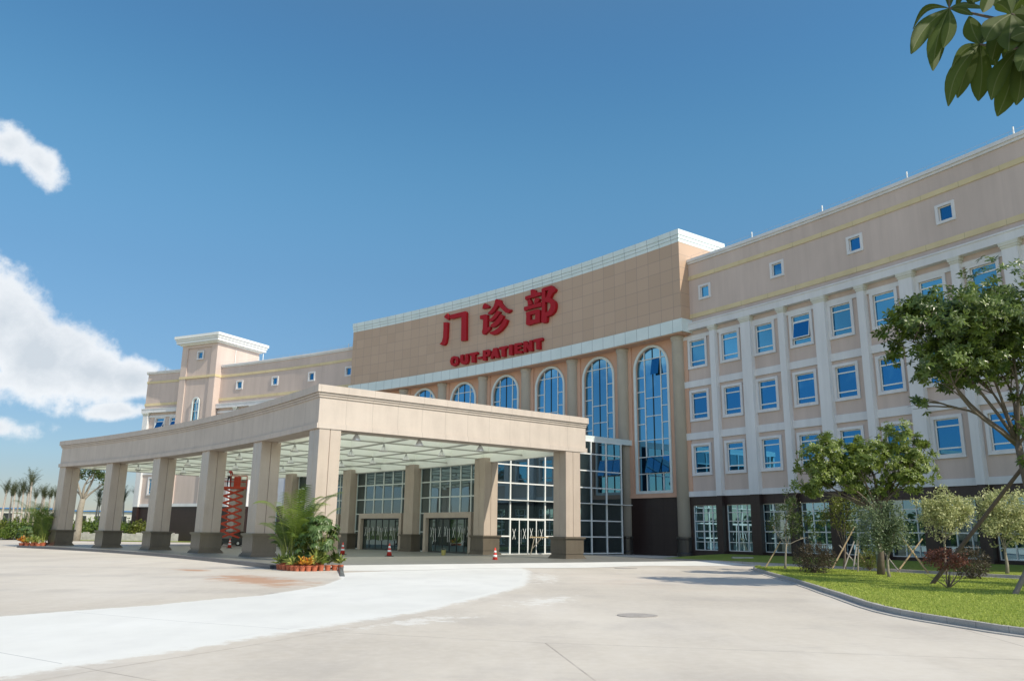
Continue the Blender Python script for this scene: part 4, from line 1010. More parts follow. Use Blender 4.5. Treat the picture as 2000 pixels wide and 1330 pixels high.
# round crowned tree in the middle of the island
Y = 34.05
tree('broadleaf_tree', 'round crowned light green tree in the middle of the lawn island', (15.1, 34.05, GZ), (15.15, Y, 2.75), .125,
     [((12.7, Y, 4.35), .95, 1.1, 1.0), ((13.5, Y + .3, 5.15), .8, 1.1, .85), ((14.4, Y - .5, 4.75), .9, 1.0, 1.0), ((15.3, Y + .2, 4.5), 1.0, 1.2, 1.1), ((14.9, Y + .5, 5.5), .5, .7, .5), ((13.4, Y - .4, 4.1), .7, .8, .7), ((16.4, Y, 5.6), .55, .8, .95), ((17.0, Y + .4, 4.8), 1.0, 1.1, 1.0), ((12.6, Y - .2, 3.6), .6, .8, .45), ((14.1, Y + .3, 3.9), .9, .9, .5), ((16.3, Y - .4, 3.9), 1.05, 1.0, .6), ((17.3, Y, 5.5), .6, .7, .4)],
     2600, 'whorl', M['leaf_mid'], M['bark'], .18, .037, 'lawn trees', twigs=5)
tree('young_tree', 'slim young tree with sparse dark leaves near the pointed end of the island', (12.75, 38.7, GZ), (12.9, 38.7, 1.3), .05,
     [((13.0, 38.7, 2.0), .95, .9, .7), ((13.1, 38.6, 2.9), .9, .9, .7), ((13.3, 38.8, 3.45), .6, .6, .4), ((12.3, 38.7, 2.2), .5, .6, .5), ((14.0, 38.7, 1.8), .55, .6, .7)],
     420, 'spray', M['leaf_dark'], M['bark_pale'], .10, .028, 'lawn trees', twigs=6)
tree('young_tree', 'sparse yellow green young tree behind the round crowned tree', (16.5, 41.2, GZ), (16.6, 41.2, 1.2), .06,
     [((16.5, 41.2, 2.1), .9, .9, .8), ((16.9, 41.2, 3.1), 1.0, .9, .75), ((16.0, 41.2, 3.0), .7, .8, .6)],
     460, 'spray', M['leaf_yel'], M['bark'], .11, .03, 'lawn trees', twigs=6)
tree('ornamental_tree', 'grey green tree in front of the round crowned tree', (14.5, 31.97, GZ), (14.5, 31.97, 1.0), .055,
     [((14.2, 31.97, 2.05), .85, .85, .85), ((14.8, 31.9, 1.7), .65, .7, .75), ((14.3, 32.0, 2.65), .6, .6, .5), ((14.8, 31.8, 2.3), .5, .6, .5)],
     1600, 'dense', M['leaf_grey'], M['bark_pale'], .10, .026, 'lawn trees', twigs=4)
tree('ornamental_tree', 'cream variegated tree behind the red bush', (18.9, 36.2, GZ), (18.95, 36.2, 1.55), .05,
     [((18.9, 36.2, 2.5), .85, .9, .72), ((19.7, 36.1, 2.6), .75, .8, .55), ((19.2, 36.2, 3.2), .6, .6, .5), ((18.4, 36.1, 3.0), .45, .5, .4), ((20.2, 36.2, 2.75), .4, .4, .3)],
     1700, 'dense', M['leaf_var'], M['bark_pale'], .12, .030, 'lawn trees', twigs=4)
tree('ornamental_tree', 'cream variegated tree beside the far right end of the lawn', (21.7, 36.5, GZ), (21.75, 36.5, 1.3), .065,
     [((21.7, 36.5, 2.1), .95, .95, .7), ((22.2, 36.4, 2.8), .95, .9, .8), ((21.4, 36.5, 3.1), .75, .8, .6), ((22.0, 36.5, 3.55), .5, .5, .35), ((22.7, 36.4, 2.2), .6, .7, .6)],
     2200, 'dense', M['leaf_var'], M['bark_pale'], .12, .030, 'lawn trees', twigs=4)
tree('broadleaf_tree', 'tree just outside the right edge whose shadow falls across the lawn', (17.6, 21.2, GZ), (17.6, 21.2, 2.8), .12,
     [((16.9, 21.6, 4.2), 1.1, 1.3, .8), ((18.5, 20.8, 4.8), 1.3, 1.4, .9), ((17.1, 21.9, 5.8), 1.1, 1.2, .8)], 1100, 'whorl', M['leaf_big'], M['bark'], .2, .042, 'lawn trees', twigs=4)
tree('broadleaf_tree', 'tree beyond the right edge, further back, shading the far lawn', (24.3, 30.6, GZ), (24.2, 30.6, 2.8), .12,
     [((23.6, 30.9, 4.2), 1.4, 1.5, .8), ((25.2, 30.2, 4.8), 1.4, 1.5, .9), ((24.2, 31.4, 5.6), 1.2, 1.2, .8)], 1100, 'whorl', M['leaf_big'], M['bark'], .2, .042, 'lawn trees', twigs=4)
tree('broadleaf_tree', 'tree hidden past the right edge between the other two shading the lawn', (20.4, 25.6, GZ), (20.3, 25.6, 2.6), .12,
     [((19.6, 25.9, 3.6), 1.2, 1.3, .7), ((21.0, 25.2, 4.2), 1.3, 1.4, .9), ((20.2, 26.4, 5.0), 1.1, 1.1, .7)], 900, 'whorl', M['leaf_big'], M['bark'], .2, .042, 'lawn trees', twigs=4)
def bush(name, label, c, rx, rz_, n, mat, Lf, wf, group='bushes on the lawn', stems=9, lift=.0):
    r = empty(name, (c[0], c[1], GZ), label, 'bush', group); w = MB(); f = MB(); c = Vector(c)
    for k in range(stems):
        d = rdir(RV, .9); e = Vector((c.x, c.y, GZ)) + Vector((d.x * rx, d.y * rx, rz_ * (1.0 + lift) * RV.uniform(.8, 1.5)))
        limb(w, (c.x, c.y, GZ - .02), e, .022, .006, .1, 4, 5)
    ce = Vector((c.x, c.y, GZ + lift + rz_))
    for _ in range(n):
        d = rdir(); p = ce + Vector((d.x * rx, d.y * rx, d.z * rz_)) * (RV.uniform(.45, 1.08))
        if p.z < GZ + .03: continue
        colr = RV.random()
        for _k in range(4): leaf2(f, p + rdir() * Lf * .6, ((p - ce).normalized() + rdir() * .8).normalized(), Lf * RV.uniform(.6, 1.3), wf, min(1, max(0, colr * .7 + .3 * RV.random())))
    w.build('stems', M['bark'], r); f.build('foliage', mat, r); return r
bush('round_bush', 'round purple green bush left of the round crowned tree', (12.75, 34.9, 0), .78, .62, 1000, M['leaf_plum'], .10, .016)
bush('round_bush', 'dark purple green bush half hidden behind the red bush', (17.45, 31.6, 0), .62, .58, 700, M['leaf_plum'], .10, .016)
bush('red_bush', 'small open bush with rust red leaves near the foot of the long pole', (13.45, 25.75, 0), .62, .30, 420, M['leaf_red'], .075, .018, lift=.55, stems=12)
bush('round_bush', 'small green bush behind the grey timber props', (17.0, 39.5, 0), .45, .45, 260, M['leaf_yel'], .10, .02)
# timber props
def stake(name, a, b, r_, mat, label, group='timber props on the lawn'):
    a = Vector(a); b = Vector(b); mb = MB(); mb.tube([a - (b - a).normalized() * .15, a.lerp(b, .5) + rdir() * .01, b], [r_ * 1.1, r_, r_ * .9], 8)
    o = mb.build(name, mat); o.location = (0, 0, 0)
    return tag(o, label, 'prop', group)
stake('timber_prop', (14.0, 27.8, GZ), (15.98, 25.4, 3.75), .065, M['stakedark'], 'long dark pole slanting up from beside the red bush to the right hand tree')
stake('timber_prop', (13.94, 23.2, GZ), (16.25, 23.6, 3.3), .065, M['stakedark2'], 'grey pole foot rising from the grass at the right edge of the lawn')
stake('timber_prop', (11.9, 39.0, GZ), (12.65, 38.8, 1.35), .028, M['stake'], 'thin brown prop leaning left of the slim young tree')
stake('timber_prop', (15.85, 41.0, GZ), (17.1, 41.0, 2.1), .035, M['stake'], 'long tan prop leaning right behind the purple bush')
stake('timber_prop', (16.07, 40.15, GZ), (16.77, 40.4, 1.4), .03, M['stakegrey'], 'thin grey prop leaning right, crossing a grey one')
stake('timber_prop', (17.3, 41.3, GZ), (16.4, 41.4, 1.2), .03, M['stakegrey'], 'grey prop leaning left behind the other crossed props')
stake('timber_prop', (15.9, 38.7, GZ), (16.3, 38.9, 1.45), .035, M['stakegrey'], 'short pinkish grey prop beside the whitish upright prop')
stake('timber_prop', (15.32, 36.81, GZ), (15.5, 36.9, 1.45), .035, M['bark_pale'], 'whitish almost upright prop left of the bollard light')
stake('timber_prop', (17.2, 40.0, GZ), (16.75, 40.1, .95), .03, M['stake'], 'short brown prop leaning left, right of the whitish upright one')
stake('timber_prop', (19.2, 38.5, GZ), (17.9, 38.3, 1.9), .04, M['stake'], 'bright tan bamboo prop leaning left, right of the grey green tree')
stake('timber_prop', (18.1, 38.9, GZ), (19.4, 39.0, 1.55), .035, M['stake'], 'dull tan prop crossing the bright bamboo one')
stake('timber_prop', (17.9, 38.5, GZ), (17.0, 38.4, 1.3), .03, M['stakegrey'], 'grey green prop leaning left behind the grey green tree')
# bollard light
r = empty('bollard_light', (16.33, 37.0, GZ), 'grey green ribbed bollard light on the lawn beside the thick trunk', 'lamp')
mb = MB(); mb.lathe([(.09, 0), (.09, .04), (.06, .06), (.06, .72), (.075, .74)], 14); mb.build('post', M['darkmetal'] if False else plain('bollard paint', (.10, .15, .13), .5), r, local=True)
mb = MB(); 
for k in range(5): mb.lathe([(.06, .76 + .06 * k), (.085, .77 + .06 * k), (.085, .785 + .06 * k), (.06, .80 + .06 * k)], 14)
mb.lathe([(.05, .72), (.05, 1.07), (.09, 1.075), (.06, 1.12)], 14); mb.build('louvred_head', plain('bollard head', (.30, .34, .32), .5), r, local=True)

# potted plants at the porch corner
def pot(loc, R_, Hh, kind, label, mat, group, n=22, L=.38):
    r = empty('potted_plant', loc, label, 'potted plant', group)
    p = MB(); p.lathe([(R_ * .72, 0), (R_ * .95, Hh * .82), (R_ * 1.08, Hh * .84), (R_ * 1.08, Hh), (R_ * .9, Hh)], 14); p.build('pot', M['terracotta'], r, smooth=False, local=True)
    f = MB(); c = Vector((0, 0, Hh))
    for k in range(n):
        an = RV.random() * 6.28; el = RV.uniform(.35, 1.45); d = Vector((cos(an) * cos(el), sin(an) * cos(el), sin(el)))
        b = c + Vector((RV.uniform(-.05, .05), RV.uniform(-.05, .05), RV.uniform(0, .16)))
        if kind == 'blade':
            LL = L * RV.uniform(.7, 1.2); s_ = d.cross(Vector((0, 0, 1))).normalized() * .028; m_ = b + d * LL * .55; t_ = b + d * LL - Vector((0, 0, LL * .28))
            cc = RV.random(); f.add([b, m_ + s_, t_, m_ - s_], [(0, 1, 2), (0, 2, 3)], 0, cc)
        else: leaf(f, b + d * L * .4 * RV.random(), d, L * .55, L * .13, RV.random(), Vector((0, 0, 1)))
    f.build('foliage', mat, r, local=True); return r
g1 = 'potted plants in a row at the right porch corner'
col_names = ['yellow striped', 'yellow striped', 'dark green', 'tall bladed', 'pale green', 'broad leaved', 'orange and yellow', 'red edged', 'big arching', 'arching', 'grey green', 'wide bladed', 'short bladed']
x0, y0, x1, y1 = -9.45, 34.55, -7.15, 34.3
for k in range(13):
    t = k / 12; u = -9.55 + 2.55 * t; bow = -1.35 * sin(pi * min(1, t * 1.05)) 
    loc = (u, 34.75 + bow * .9 + .02 * (k % 2), 0)
    mt = M['leaf_orange'] if k in (6, 7) else (M['leaf_pot'] if k in (0, 1, 4, 8, 12) else M['leaf_areca'] if k in (3, 9) else M['leaf_dark'])
    pot(loc, .12 + .012 * (k % 3), .22, 'blade' if k % 3 != 2 else 'broad', '%s potted plant, %s from left at the right porch corner' % (col_names[k], ORD[k]), mt, g1, 26, .42 if k not in (8, 11) else .6)
def frond(mb, b, d, L, wl, col, droop=.9, nl=16, curl=0):
    d = d.normalized(); side = d.cross(Vector((0, 0, 1))); 
    if side.length < .1: side = Vector((1, 0, 0))
    side.normalize(); p = Vector(b); pts = [p.copy()]; v = d.copy()
    for k in range(nl):
        v = (v + Vector((0, 0, -droop / nl))).normalized(); p = p + v * L / nl; pts.append(p.copy())
        if k > 1:
            w = wl * sin(pi * (k + 1) / (nl + 2)) ** .6; n = side.cross(v)
            for s_ in (-1, 1):
                dd = (side * s_ + v * .8 + Vector((0, 0, -.25))).normalized(); o_ = v * .022
                mb.add([p - o_, p + dd * w + Vector((0, 0, -w * .15)), p + o_], [(0, 1, 2)], 0, min(1, max(0, col + RV.uniform(-.15, .15))))
    mb.tube(pts, [.012 * (1 - .8 * k / nl) for k in range(nl + 1)], 4, 0, False); mb.c += [col] * 0
def areca(loc, Hh, n, label, mat, name='areca_palm', group='areca palms by the porch'):
    r = empty(name, loc, label, 'palm', group); f = MB(); f.usecol = True; s_ = MB()
    for k in range(n):
        an = RV.random() * 6.28; lean = RV.uniform(.03, .38); b = Vector((cos(an) * .12, sin(an) * .12, .25)); d = Vector((cos(an) * lean, sin(an) * lean, 1)); st = b + d * Hh * RV.uniform(.12, .5)
        s_.tube([b, st], [.022, .012], 5)
        frond(f, st, d, Hh * RV.uniform(.40, .62), Hh * .15, RV.random(), RV.uniform(1.2, 2.6), 20)
    s_.build('canes', M['leafcane'], r, local=True); f.build('fronds', mat, r, local=True)
    p = MB(); p.lathe([(.2, 0), (.26, .3), (.28, .31), (.28, .36), (.2, .36)], 16); p.build('pot', M['terracotta'], r, local=True); return r
M['leafcane'] = plain('palm canes', (.22, .26, .06), .5)
areca((-9.0, 34.75, 0), 3.5, 20, 'tallest yellow green palm behind the pots at the right porch corner', M['leaf_areca'])
areca((-8.55, 34.9, 0), 2.5, 26, 'lower palm right of the tallest one at the right porch corner', M['leaf_areca'])
areca((-9.3, 34.9, 0), 2.0, 24, 'short dark palm at the left of the right porch corner group', M['leaf_palm'])
def schef(loc, Hh, R_, n, label, group='umbrella plants by the porch', L=.27):
    r = empty('umbrella_plant', loc, label, 'plant', group); w = MB(); f = MB()
    for k in range(n):
        d = rdir(RV, .35); p = Vector((d.x * R_, d.y * R_, Hh * .62 + d.z * Hh * .36)) * RV.uniform(.8, 1.0)
        if k % 2 == 0: limb(w, (0, 0, .3), p, .018, .008, .08, 4, 5)
        a = Vector((d.x, d.y, .9)).normalized(); x = a.cross(Vector((0, 1, .1))).normalized(); y = a.cross(x)
        for i in range(8):
            an = i * pi / 4 + RV.uniform(-.1, .1); dd = x * cos(an) + y * sin(an) + Vector((0, 0, -.55)); leaf(f, p, dd, L * RV.uniform(.85, 1.1), L * .17, RV.random(), a)
    w.build('stems', M['leafcane'], r, local=True); f.build('foliage', M['leaf_dark'] if False else M['leaf_gloss'], r, local=True)
    p = MB(); p.lathe([(.18, 0), (.24, .28), (.26, .29), (.26, .34), (.2, .34)], 16); p.build('pot', M['terracotta'], r, local=True); return r
M['leaf_gloss'] = leafmat('umbrella plant leaves', (.035, .075, .015), (.10, .155, .04), .38, .15)
schef((-7.85, 34.4, 0), 2.4, .85, 110, 'wide glossy umbrella plant against the corner column, right of the palms')
schef((-8.3, 34.5, 0), 1.7, .65, 60, 'lower umbrella plant between the palms and the wide one')
# left porch corner group
g2 = 'potted plants at the left porch corner'
for k in range(8):
    pot((-40.2 + .30 * k, 68.6 - .25 * (k % 2) - .14 * k, 0), .17, .3, 'broad' if k % 2 else 'blade', '%s leaved potted plant, %s from left at the far left porch corner' % (['orange', 'red', 'yellow', 'green', 'pale', 'striped', 'yellow', 'dark'][k], ORD[k]), M['leaf_orange'] if k in (0, 1, 2) else M['leaf_pot'], g2, 22, .6)
areca((-39.5, 69.3, 0), 4.0, 30, 'tall palm at the far left porch corner', M['leaf_areca'])
areca((-38.6, 69.0, 0), 3.2, 26, 'lower palm touching the leftmost column', M['leaf_palm'])
schef((-40.0, 69.0, 0), 1.9, .8, 60, 'umbrella plant at the far left porch corner')

# far left: palms, shrubs, low wall, sheds
M['leaf_palmfar'] = leafmat('far palm leaves', (.03, .045, .015), (.09, .10, .04), .6, .12)
def tied_palm(seed):
    rr = random.Random(seed); r = empty('palm_tree', (0, 0, 0), 'x', 'palm', 'tall palms in a row far left')
    t = MB(); ln = rr.uniform(-.3, .3); t.tube([(0, 0, -.2), (ln * .3, 0, 3), (ln, 0, 6.4)], [.17, .13, .10], 8); t.build('trunk', M['palebark'], r, local=True)
    f = MB(); f.usecol = True
    for k in range(24):
        an = rr.random() * 6.28; lean = rr.uniform(.03, .30); d = Vector((cos(an) * lean, sin(an) * lean, 1))
        frond(f, (ln, 0, 5.9 + rr.uniform(-.5, .2)), d, rr.uniform(1.3, 2.3), .38, rr.random(), rr.uniform(.3, 2.2), 12)
    f.build('crown', M['leaf_palmfar'], r, local=True); return r
T3 = [tied_palm(i) for i in range(3)]
PP = [(3, 104, .95, 'at the left edge of the picture'), (19, 106, .90, ''), (27, 104, .93, ''), (33, 108, .9, ''), (43, 104, .96, ''), (50, 107, .94, ''), (57, 104, 1.12, ''), (67, 104, .84, ''), (76, 107, .9, ''), (84, 106, .86, ''), (92, 112, .88, ''), (101, 108, .86, ''), (109, 106, .84, ''),
      (187, 120, .95, ''), (193, 118, .78, ''), (198, 122, .86, ''), (236, 122, .98, ''), (243, 120, .9, ''), (263, 121, .98, ''), (271, 123, .93, '')]
used = [0, 0, 0]
for k, (u, yy, sc_, ex) in enumerate(PP):
    i = k % 3; o = T3[i] if not used[i] else copy_tree(T3[i]); used[i] = 1
    o.location = ((u - 1000) / 1576.0 * .972 * yy, yy, 0); o.scale = (sc_, sc_, sc_); o.rotation_euler = (0, 0, k * 1.7)
    o['label'] = 'tall tied palm in the far left row, %s from the left' % ORD[k]
# the old tree standing between the porch columns
tree('old_tree', 'thick trunked old tree with few leaves seen between the leftmost porch columns', (-52.2, 100, 0), (-51.9, 100, 5.0), .42,
     [((-52.9, 100, 8.0), 1.2, 1.2, 1.0), ((-51.0, 100, 8.6), 1.5, 1.3, 1.4), ((-49.7, 100, 7.0), 1.0, 1.0, 1.0), ((-53.6, 100, 6.3), .7, .8, .9), ((-50.2, 100, 9.8), 1.2, 1.0, .8)],
     330, 'spray', M['leaf_dark'], M['bark_pale'], .30, .09, 'far trees', twigs=6)
def shrub_unit(i, mat):
    rr = empty('shrub', (0, 0, 0), 'x', 'shrub', 'shrubs along the far left verge'); f = MB()
    w = MB()
    for k in range(6):
        d = rdir(RV, 1.2); limb(w, (0, 0, 0), d * 1.5, .04, .012, .08, 3, 5)
    for _ in range(420):
        d = rdir(); d.z = abs(d.z) * 1.0; s_ = RV.choice((.6, .8, 1.0)); p = Vector((d.x * 1.1, d.y * 1.0, .45 + d.z * 1.5 * s_)) * RV.uniform(.6, 1.05)
        for _k in range(3): leaf2(f, p + rdir() * .15, rdir(RV, .3), RV.uniform(.16, .34), .06, RV.random())
    w.build('stems', M['bark'], rr, local=True); f.build('foliage', mat, rr, local=True); return rr
SU = [shrub_unit(0, M['leaf_yel']), shrub_unit(1, M['leaf_palm']), shrub_unit(2, M['leaf_areca'])]; used = [0] * 3
SP = [(4, 103, 1.1), (13, 102, .75), (22, 104, 1.35), (31, 103, 1.1), (40, 105, 1.4), (50, 104, 1.25), (60, 106, 1.2), (70, 103, 1.0), (80, 106, 1.3), (90, 107, 1.3), (100, 106, 1.25), (110, 108, 1.3), (148, 112, 1.1), (160, 114, 1.3), (176, 110, .9), (186, 113, 1.4), (197, 111, 1.2), (208, 114, 1.3), (236, 113, 1.3), (246, 111, 1.1), (256, 113, 1.35), (266, 111, 1.1), (276, 110, 1.3)]
for k, (u, yy, sc_) in enumerate(SP):
    i = (k * 2 + k // 3) % 3; o = SU[i] if not used[i] else copy_tree(SU[i]); used[i] = 1
    o.location = ((u - 1000) / 1576.0 * .972 * yy, yy, .02); o.scale = (sc_, sc_, sc_ * RV.uniform(.85, 1.15)); o.rotation_euler = (0, 0, k * 2.1)
    o['label'] = 'leafy green shrub on the far left verge, %s from the left' % (ORD[k] if k < 20 else ['twenty first', 'twenty second', 'twenty third'][k - 20])
mb = MB()
for k in range(60):
    x = -72 + k * .62; mb.box(x, x + .6, 107.6 + RV.uniform(-.03, .03), 108.1, 0, .95 + RV.uniform(-.12, .12))
tag(mb.build('low_wall', plain('rough stone wall', (.42, .40, .38), .9, .25, 2, bump=.5)), 'low pale stone wall behind the far left shrubs', 'wall')
mb = MB(); RT2 = random.Random(21)
for k in range(520):
    x = -82 + 46 * RT2.random(); y = 121 + 5 * RT2.random(); hh = 1.9 + .5 * sin(x * .9) + .4 * sin(x * 2.3)
    c = Vector((x, y, RT2.uniform(.2, hh)))
    for _ in range(14): leaf2(mb, c + rdir(RT2) * RT2.uniform(.2, .9), rdir(RT2, .3), RT2.uniform(.35, .7), .16, RT2.random())
tag(mb.build('far_treeline', M['leaf_dark']), kind='stuff')
def shed(x0, x1, y, hgt, label):
    r = empty('warehouse', ((x0 + x1) / 2, y, 0), label, 'building', 'warehouses on the horizon'); mb = MB(); w = x1 - x0
    mb.box(-w / 2, w / 2, 0, 26, 0, hgt - 1.0); mb.build('wall', plain('shed wall', (.62, .60, .54), .8), r, local=True)
    g = MB(); g.add([(-w / 2 - .5, -.5, hgt - 1.0), (w / 2 + .5, -.5, hgt - 1.0), (w / 2 + .5, 13, hgt - .35), (-w / 2 - .5, 13, hgt - .35), (-w / 2 - .5, 26.5, hgt - 1.0), (w / 2 + .5, 26.5, hgt - 1.0)], [(0, 1, 2, 3), (3, 2, 5, 4), (0, 3, 4), (1, 5, 2)])
    g.build('roof', plain('blue roof', (.05, .17, .36), .5), r, local=True)
    d = MB()
    for k in range(int(w // 6)): d.box(-w / 2 + 2 + 6 * k, -w / 2 + 5 + 6 * k, -.05, .02, 2, hgt - 2.2)
    d.build('windows', M['darkmetal'], r, local=True)
shed(-155, -137, 240, 7.6, 'low cream warehouse with a blue roof beyond the palms')
shed(-131, -112, 246, 7.2, 'low blue roofed warehouse seen between the porch columns')
# the wooded edge of the plaza behind the viewer (mirrored in the glass)
mb = MB(); RT = random.Random(5)
for k in range(900):
    a = radians(100 + 150 * RT.random()); R_ = RT.uniform(95, 120); c = Vector((-20 + R_ * cos(a + .6), -10 + R_ * sin(a + .6) , 0))
    if c.y > 45 and c.x > -75: continue
    c = Vector((c.x, c.y, RT.uniform(.5, 5.0)))
    for _ in range(26):
        d = rdir(RT); p = c + d * RT.uniform(.8, 2.6); leaf2(mb, p, rdir(RT), RT.uniform(.8, 1.5), .45, RT.random())
tag(mb.build('distant_wood', M['leaf_dark']), kind='stuff')

# ================================================================ THINGS ON THE GROUND
M['cone_red'] = plain('cone red', (.62, .045, .03), .5, .06); M['cone_white'] = plain('cone white', (.78, .78, .76), .5, .04); M['rubber'] = plain('rubber', (.03, .03, .03), .8)
def cone_unit():
    r = empty('traffic_cone', (0, 0, 0), 'x', 'cone', 'traffic cones by the porch')
    R0, R1_, Hc = .16, .03, .72
    def seg(a, b): 
        ra = R0 + (R1_ - R0) * a; rb = R0 + (R1_ - R0) * b; return [(ra, .04 + Hc * a), (rb, .04 + Hc * b)]
    mb = MB(); mb.lathe(seg(0, 1) + [(.0, .04 + Hc)], 20); mb.build('cone_body', M['cone_red'], r, smooth=True, local=True)
    for a, b in ((.30, .46), (.62, .78)):
        mb = MB(); p = seg(a, b); mb.lathe([(x + .003, z) for x, z in p], 20); mb.build('white_band', M['cone_white'], r, smooth=True, local=True)
    mb = MB(); mb.box(-.20, .20, -.20, .20, 0, .035); mb.build('base', M['rubber'], r, local=True); return r
cu = cone_unit()
for k, (x, y, z, l) in enumerate([(-.8, 46.75, .009, 'red and white traffic cone on the pale pavement near the rightmost column'), (-7.3, 50.7, PZ, 'red and white traffic cone on the porch before the double doors'), (-10.54, 52.7, PZ, 'red and white traffic cone just right of the corner column'), (-22.66, 67.45, PZ, 'red and white traffic cone beside the scissor lift')]):
    o = cu if k == 0 else copy_tree(cu); o.location = (x, y, z); o['label'] = l; o.rotation_euler = (0, 0, k * .7)
def cover(x, y, R_, label):
    r = empty('manhole_cover', (x, y, 0), label, 'manhole cover', 'manhole covers in the plaza'); mb = MB(); mb.lathe([(R_, .0), (R_, .012), (R_ - .05, .012)], 36); mb.build('rim', M['stakegrey'], r, local=True)
    mb = MB(); mb.lathe([(R_ - .05, .001), (R_ - .06, .009)], 36); mb.build('lid', M['lid'], r, local=True)
M['lid'] = plain('cast lid', (.20, .19, .18), .75, .15, 8)
cover(2.6, 17.13, .41, 'round grey manhole cover in the open plaza in front')
cover(5.59, 40.2, .55, 'flat round manhole cover near the rightmost porch column')
mb = MB(); mb.box(14.2, 15.5, 53.0, 53.4, .15, .27); tag(mb.build('drain_slab', M['kerb']), 'pale slab lying on the grass strip by the granite wall', 'slab')
# sawhorse by the side doors
r = empty('sawhorse', (2.4, 59.9, PZ), 'rough wooden sawhorse outside the side doors of the hall', 'sawhorse'); mb = MB()
mb.box(-.95, .95, -.06, .06, 1.14, 1.22); mb.build('beam', M['stake'], r, local=True)
for sx in (-1, 1):
    for sy in (-1, 1):
        mb = MB(); mb.tube([(sx * .62, sy * .03, 1.16), (sx * .88, sy * .35, 0)], .035, 6); mb.build('leg', M['bark_pale'], r, local=True)
mb = MB(); mb.tube([(-.80, 0, .35), (-.1, 0, 1.12)], .03, 6); mb.build('brace', M['bark_pale'], r, local=True)
r = empty('paint_bucket', (-4.29, 54.3, PZ), 'small yellowish bucket on the porch before the right hand doors', 'bucket'); mb = MB(); mb.lathe([(.13, 0), (.16, .32), (.165, .33), (.15, .33)], 16); mb.build('pail', plain('ochre plastic', (.38, .33, .10), .5), r, local=True)
mb = MB(); mb.tube([(.16 * cos(a * pi / 8), 0, .32 + .12 * sin(a * pi / 8)) for a in range(9)], .006, 4); mb.build('handle', M['metal'], r, local=True)

# scissor lift with a worker
M['liftred'] = plain('lift orange red', (.42, .045, .018), .45, .08); 
LX, LY = -25.75, 76.5
r = empty('scissor_lift', (LX, LY, PZ), 'raised orange red scissor lift under the canopy', 'scissor lift'); r.rotation_euler = (0, 0, radians(14))
mb = MB(); mb.box(-1.15, 1.15, -.45, .45, .22, .62); mb.box(-1.2, 1.2, -.5, .5, .58, .66); mb.build('chassis', M['darkmetal'], r, local=True)
for sx in (-.8, .8):
    for sy in (-.48, .48):
        mb = MB(); n = 18; vs = []
        Mx = Matrix.Translation((sx, sy, .24)) @ Matrix.Rotation(pi / 2, 4, 'X')
        t = MB(); t.lathe([(.24, -.09), (.26, -.05), (.26, .05), (.24, .09)], 18); mb.add([Mx @ Vector(v) for v in t.v], t.f)
        wv = mb.build('wheel', M['rubber'], r, local=True)
        t = MB(); t.lathe([(.12, -.10), (.12, .10)], 12); h_ = MB(); h_.add([Mx @ Vector(v) for v in t.v], t.f); h_.build('hub', M['metal'], wv, local=True)
zz0, zz1, NL = .72, 5.1, 7
for sy in (-.36, .36):
    mb = MB()
    for k in range(NL):
        a = zz0 + (zz1 - zz0) * k / NL; b = zz0 + (zz1 - zz0) * (k + 1) / NL
        for s_ in (-1, 1):
            yy = sy + .025 * s_; L = hypot(1.7, b - a); an = atan2(b - a, 1.7 * s_)
            Mx = Matrix.Translation((0, yy, (a + b) / 2)) @ Matrix.Rotation(-an, 4, 'Y'); mb.box(-L / 2, L / 2, -.03, .03, -.075, .075, M=Mx)
    mb.build('scissor_arms', M['liftred'], r, local=True)
for k in range(NL + 1):
    a = zz0 + (zz1 - zz0) * k / NL
    for x in (-.85, .85): mb = MB(); mb.tube([(x, -.4, a), (x, .4, a)], .03, 6); mb.build('cross_tube', M['darkmetal'], r, local=True)
mb = MB(); mb.box(-1.1, 1.1, -.5, .5, 5.12, 5.32); mb.build('platform', M['liftred'], r, local=True)
mb = MB()
for x in (-1.08, -.36, .36, 1.08):
    for y in (-.48, .48): mb.tube([(x, y, 5.3), (x, y, 6.35)], .022, 6)
for z in (5.8, 6.35):
    mb.tube([(-1.08, -.48, z), (1.08, -.48, z), (1.08, .48, z), (-1.08, .48, z), (-1.08, -.48, z)], .022, 6)
mb.build('guard_rail', M['liftred'], r, local=True)
mb = MB(); mb.box(-.1, .5, .40, .46, 5.32, 6.3); mb.build('control_panel', M['liftred'], r, local=True)

# worker, standing on the platform with both hands on the rail
M['skin'] = plain('skin', (.30, .17, .11), .6, .05); M['shirt'] = plain('red shirt', (.30, .05, .04), .8, .1); M['trouser'] = plain('dark trousers', (.02, .022, .03), .85, .1); M['hair'] = plain('black hair', (.012, .01, .01), .6); M['shoe'] = plain('shoe', (.05, .04, .035), .6)
def skin_obj(name, verts, edges, radii, mat, parent, root=0, sub=2):
    me = bpy.data.meshes.new(name); me.from_pydata(verts, edges, []); o = bpy.data.objects.new(name, me); COL.objects.link(o)
    m_ = o.modifiers.new('skin', 'SKIN'); 
    for i, v in enumerate(me.skin_vertices[0].data): v.radius = (radii[i], radii[i]); v.use_root = (i == root)
    s_ = o.modifiers.new('sub', 'SUBSURF'); s_.levels = sub; s_.render_levels = sub
    me.materials.append(mat)
    if parent is not None: o.parent = parent
    return o
bv = [(0, 0, .93), (0, -.01, 1.12), (0, -.01, 1.32), (0, 0, 1.44), (0, .02, 1.52), (0, .03, 1.60), (0, .03, 1.68),
      (.09, 0, .88), (.10, .03, .48), (.11, 0, .09), (.12, .12, .035), (-.09, 0, .88), (-.13, -.04, .48), (-.13, -.05, .09), (-.14, .07, .035),
      (.17, 0, 1.39), (.24, .06, 1.14), (.22, .28, 1.04), (-.17, 0, 1.39), (-.25, .05, 1.14), (-.22, .28, 1.04),
      (.22, .36, 1.04), (-.22, .36, 1.04)]
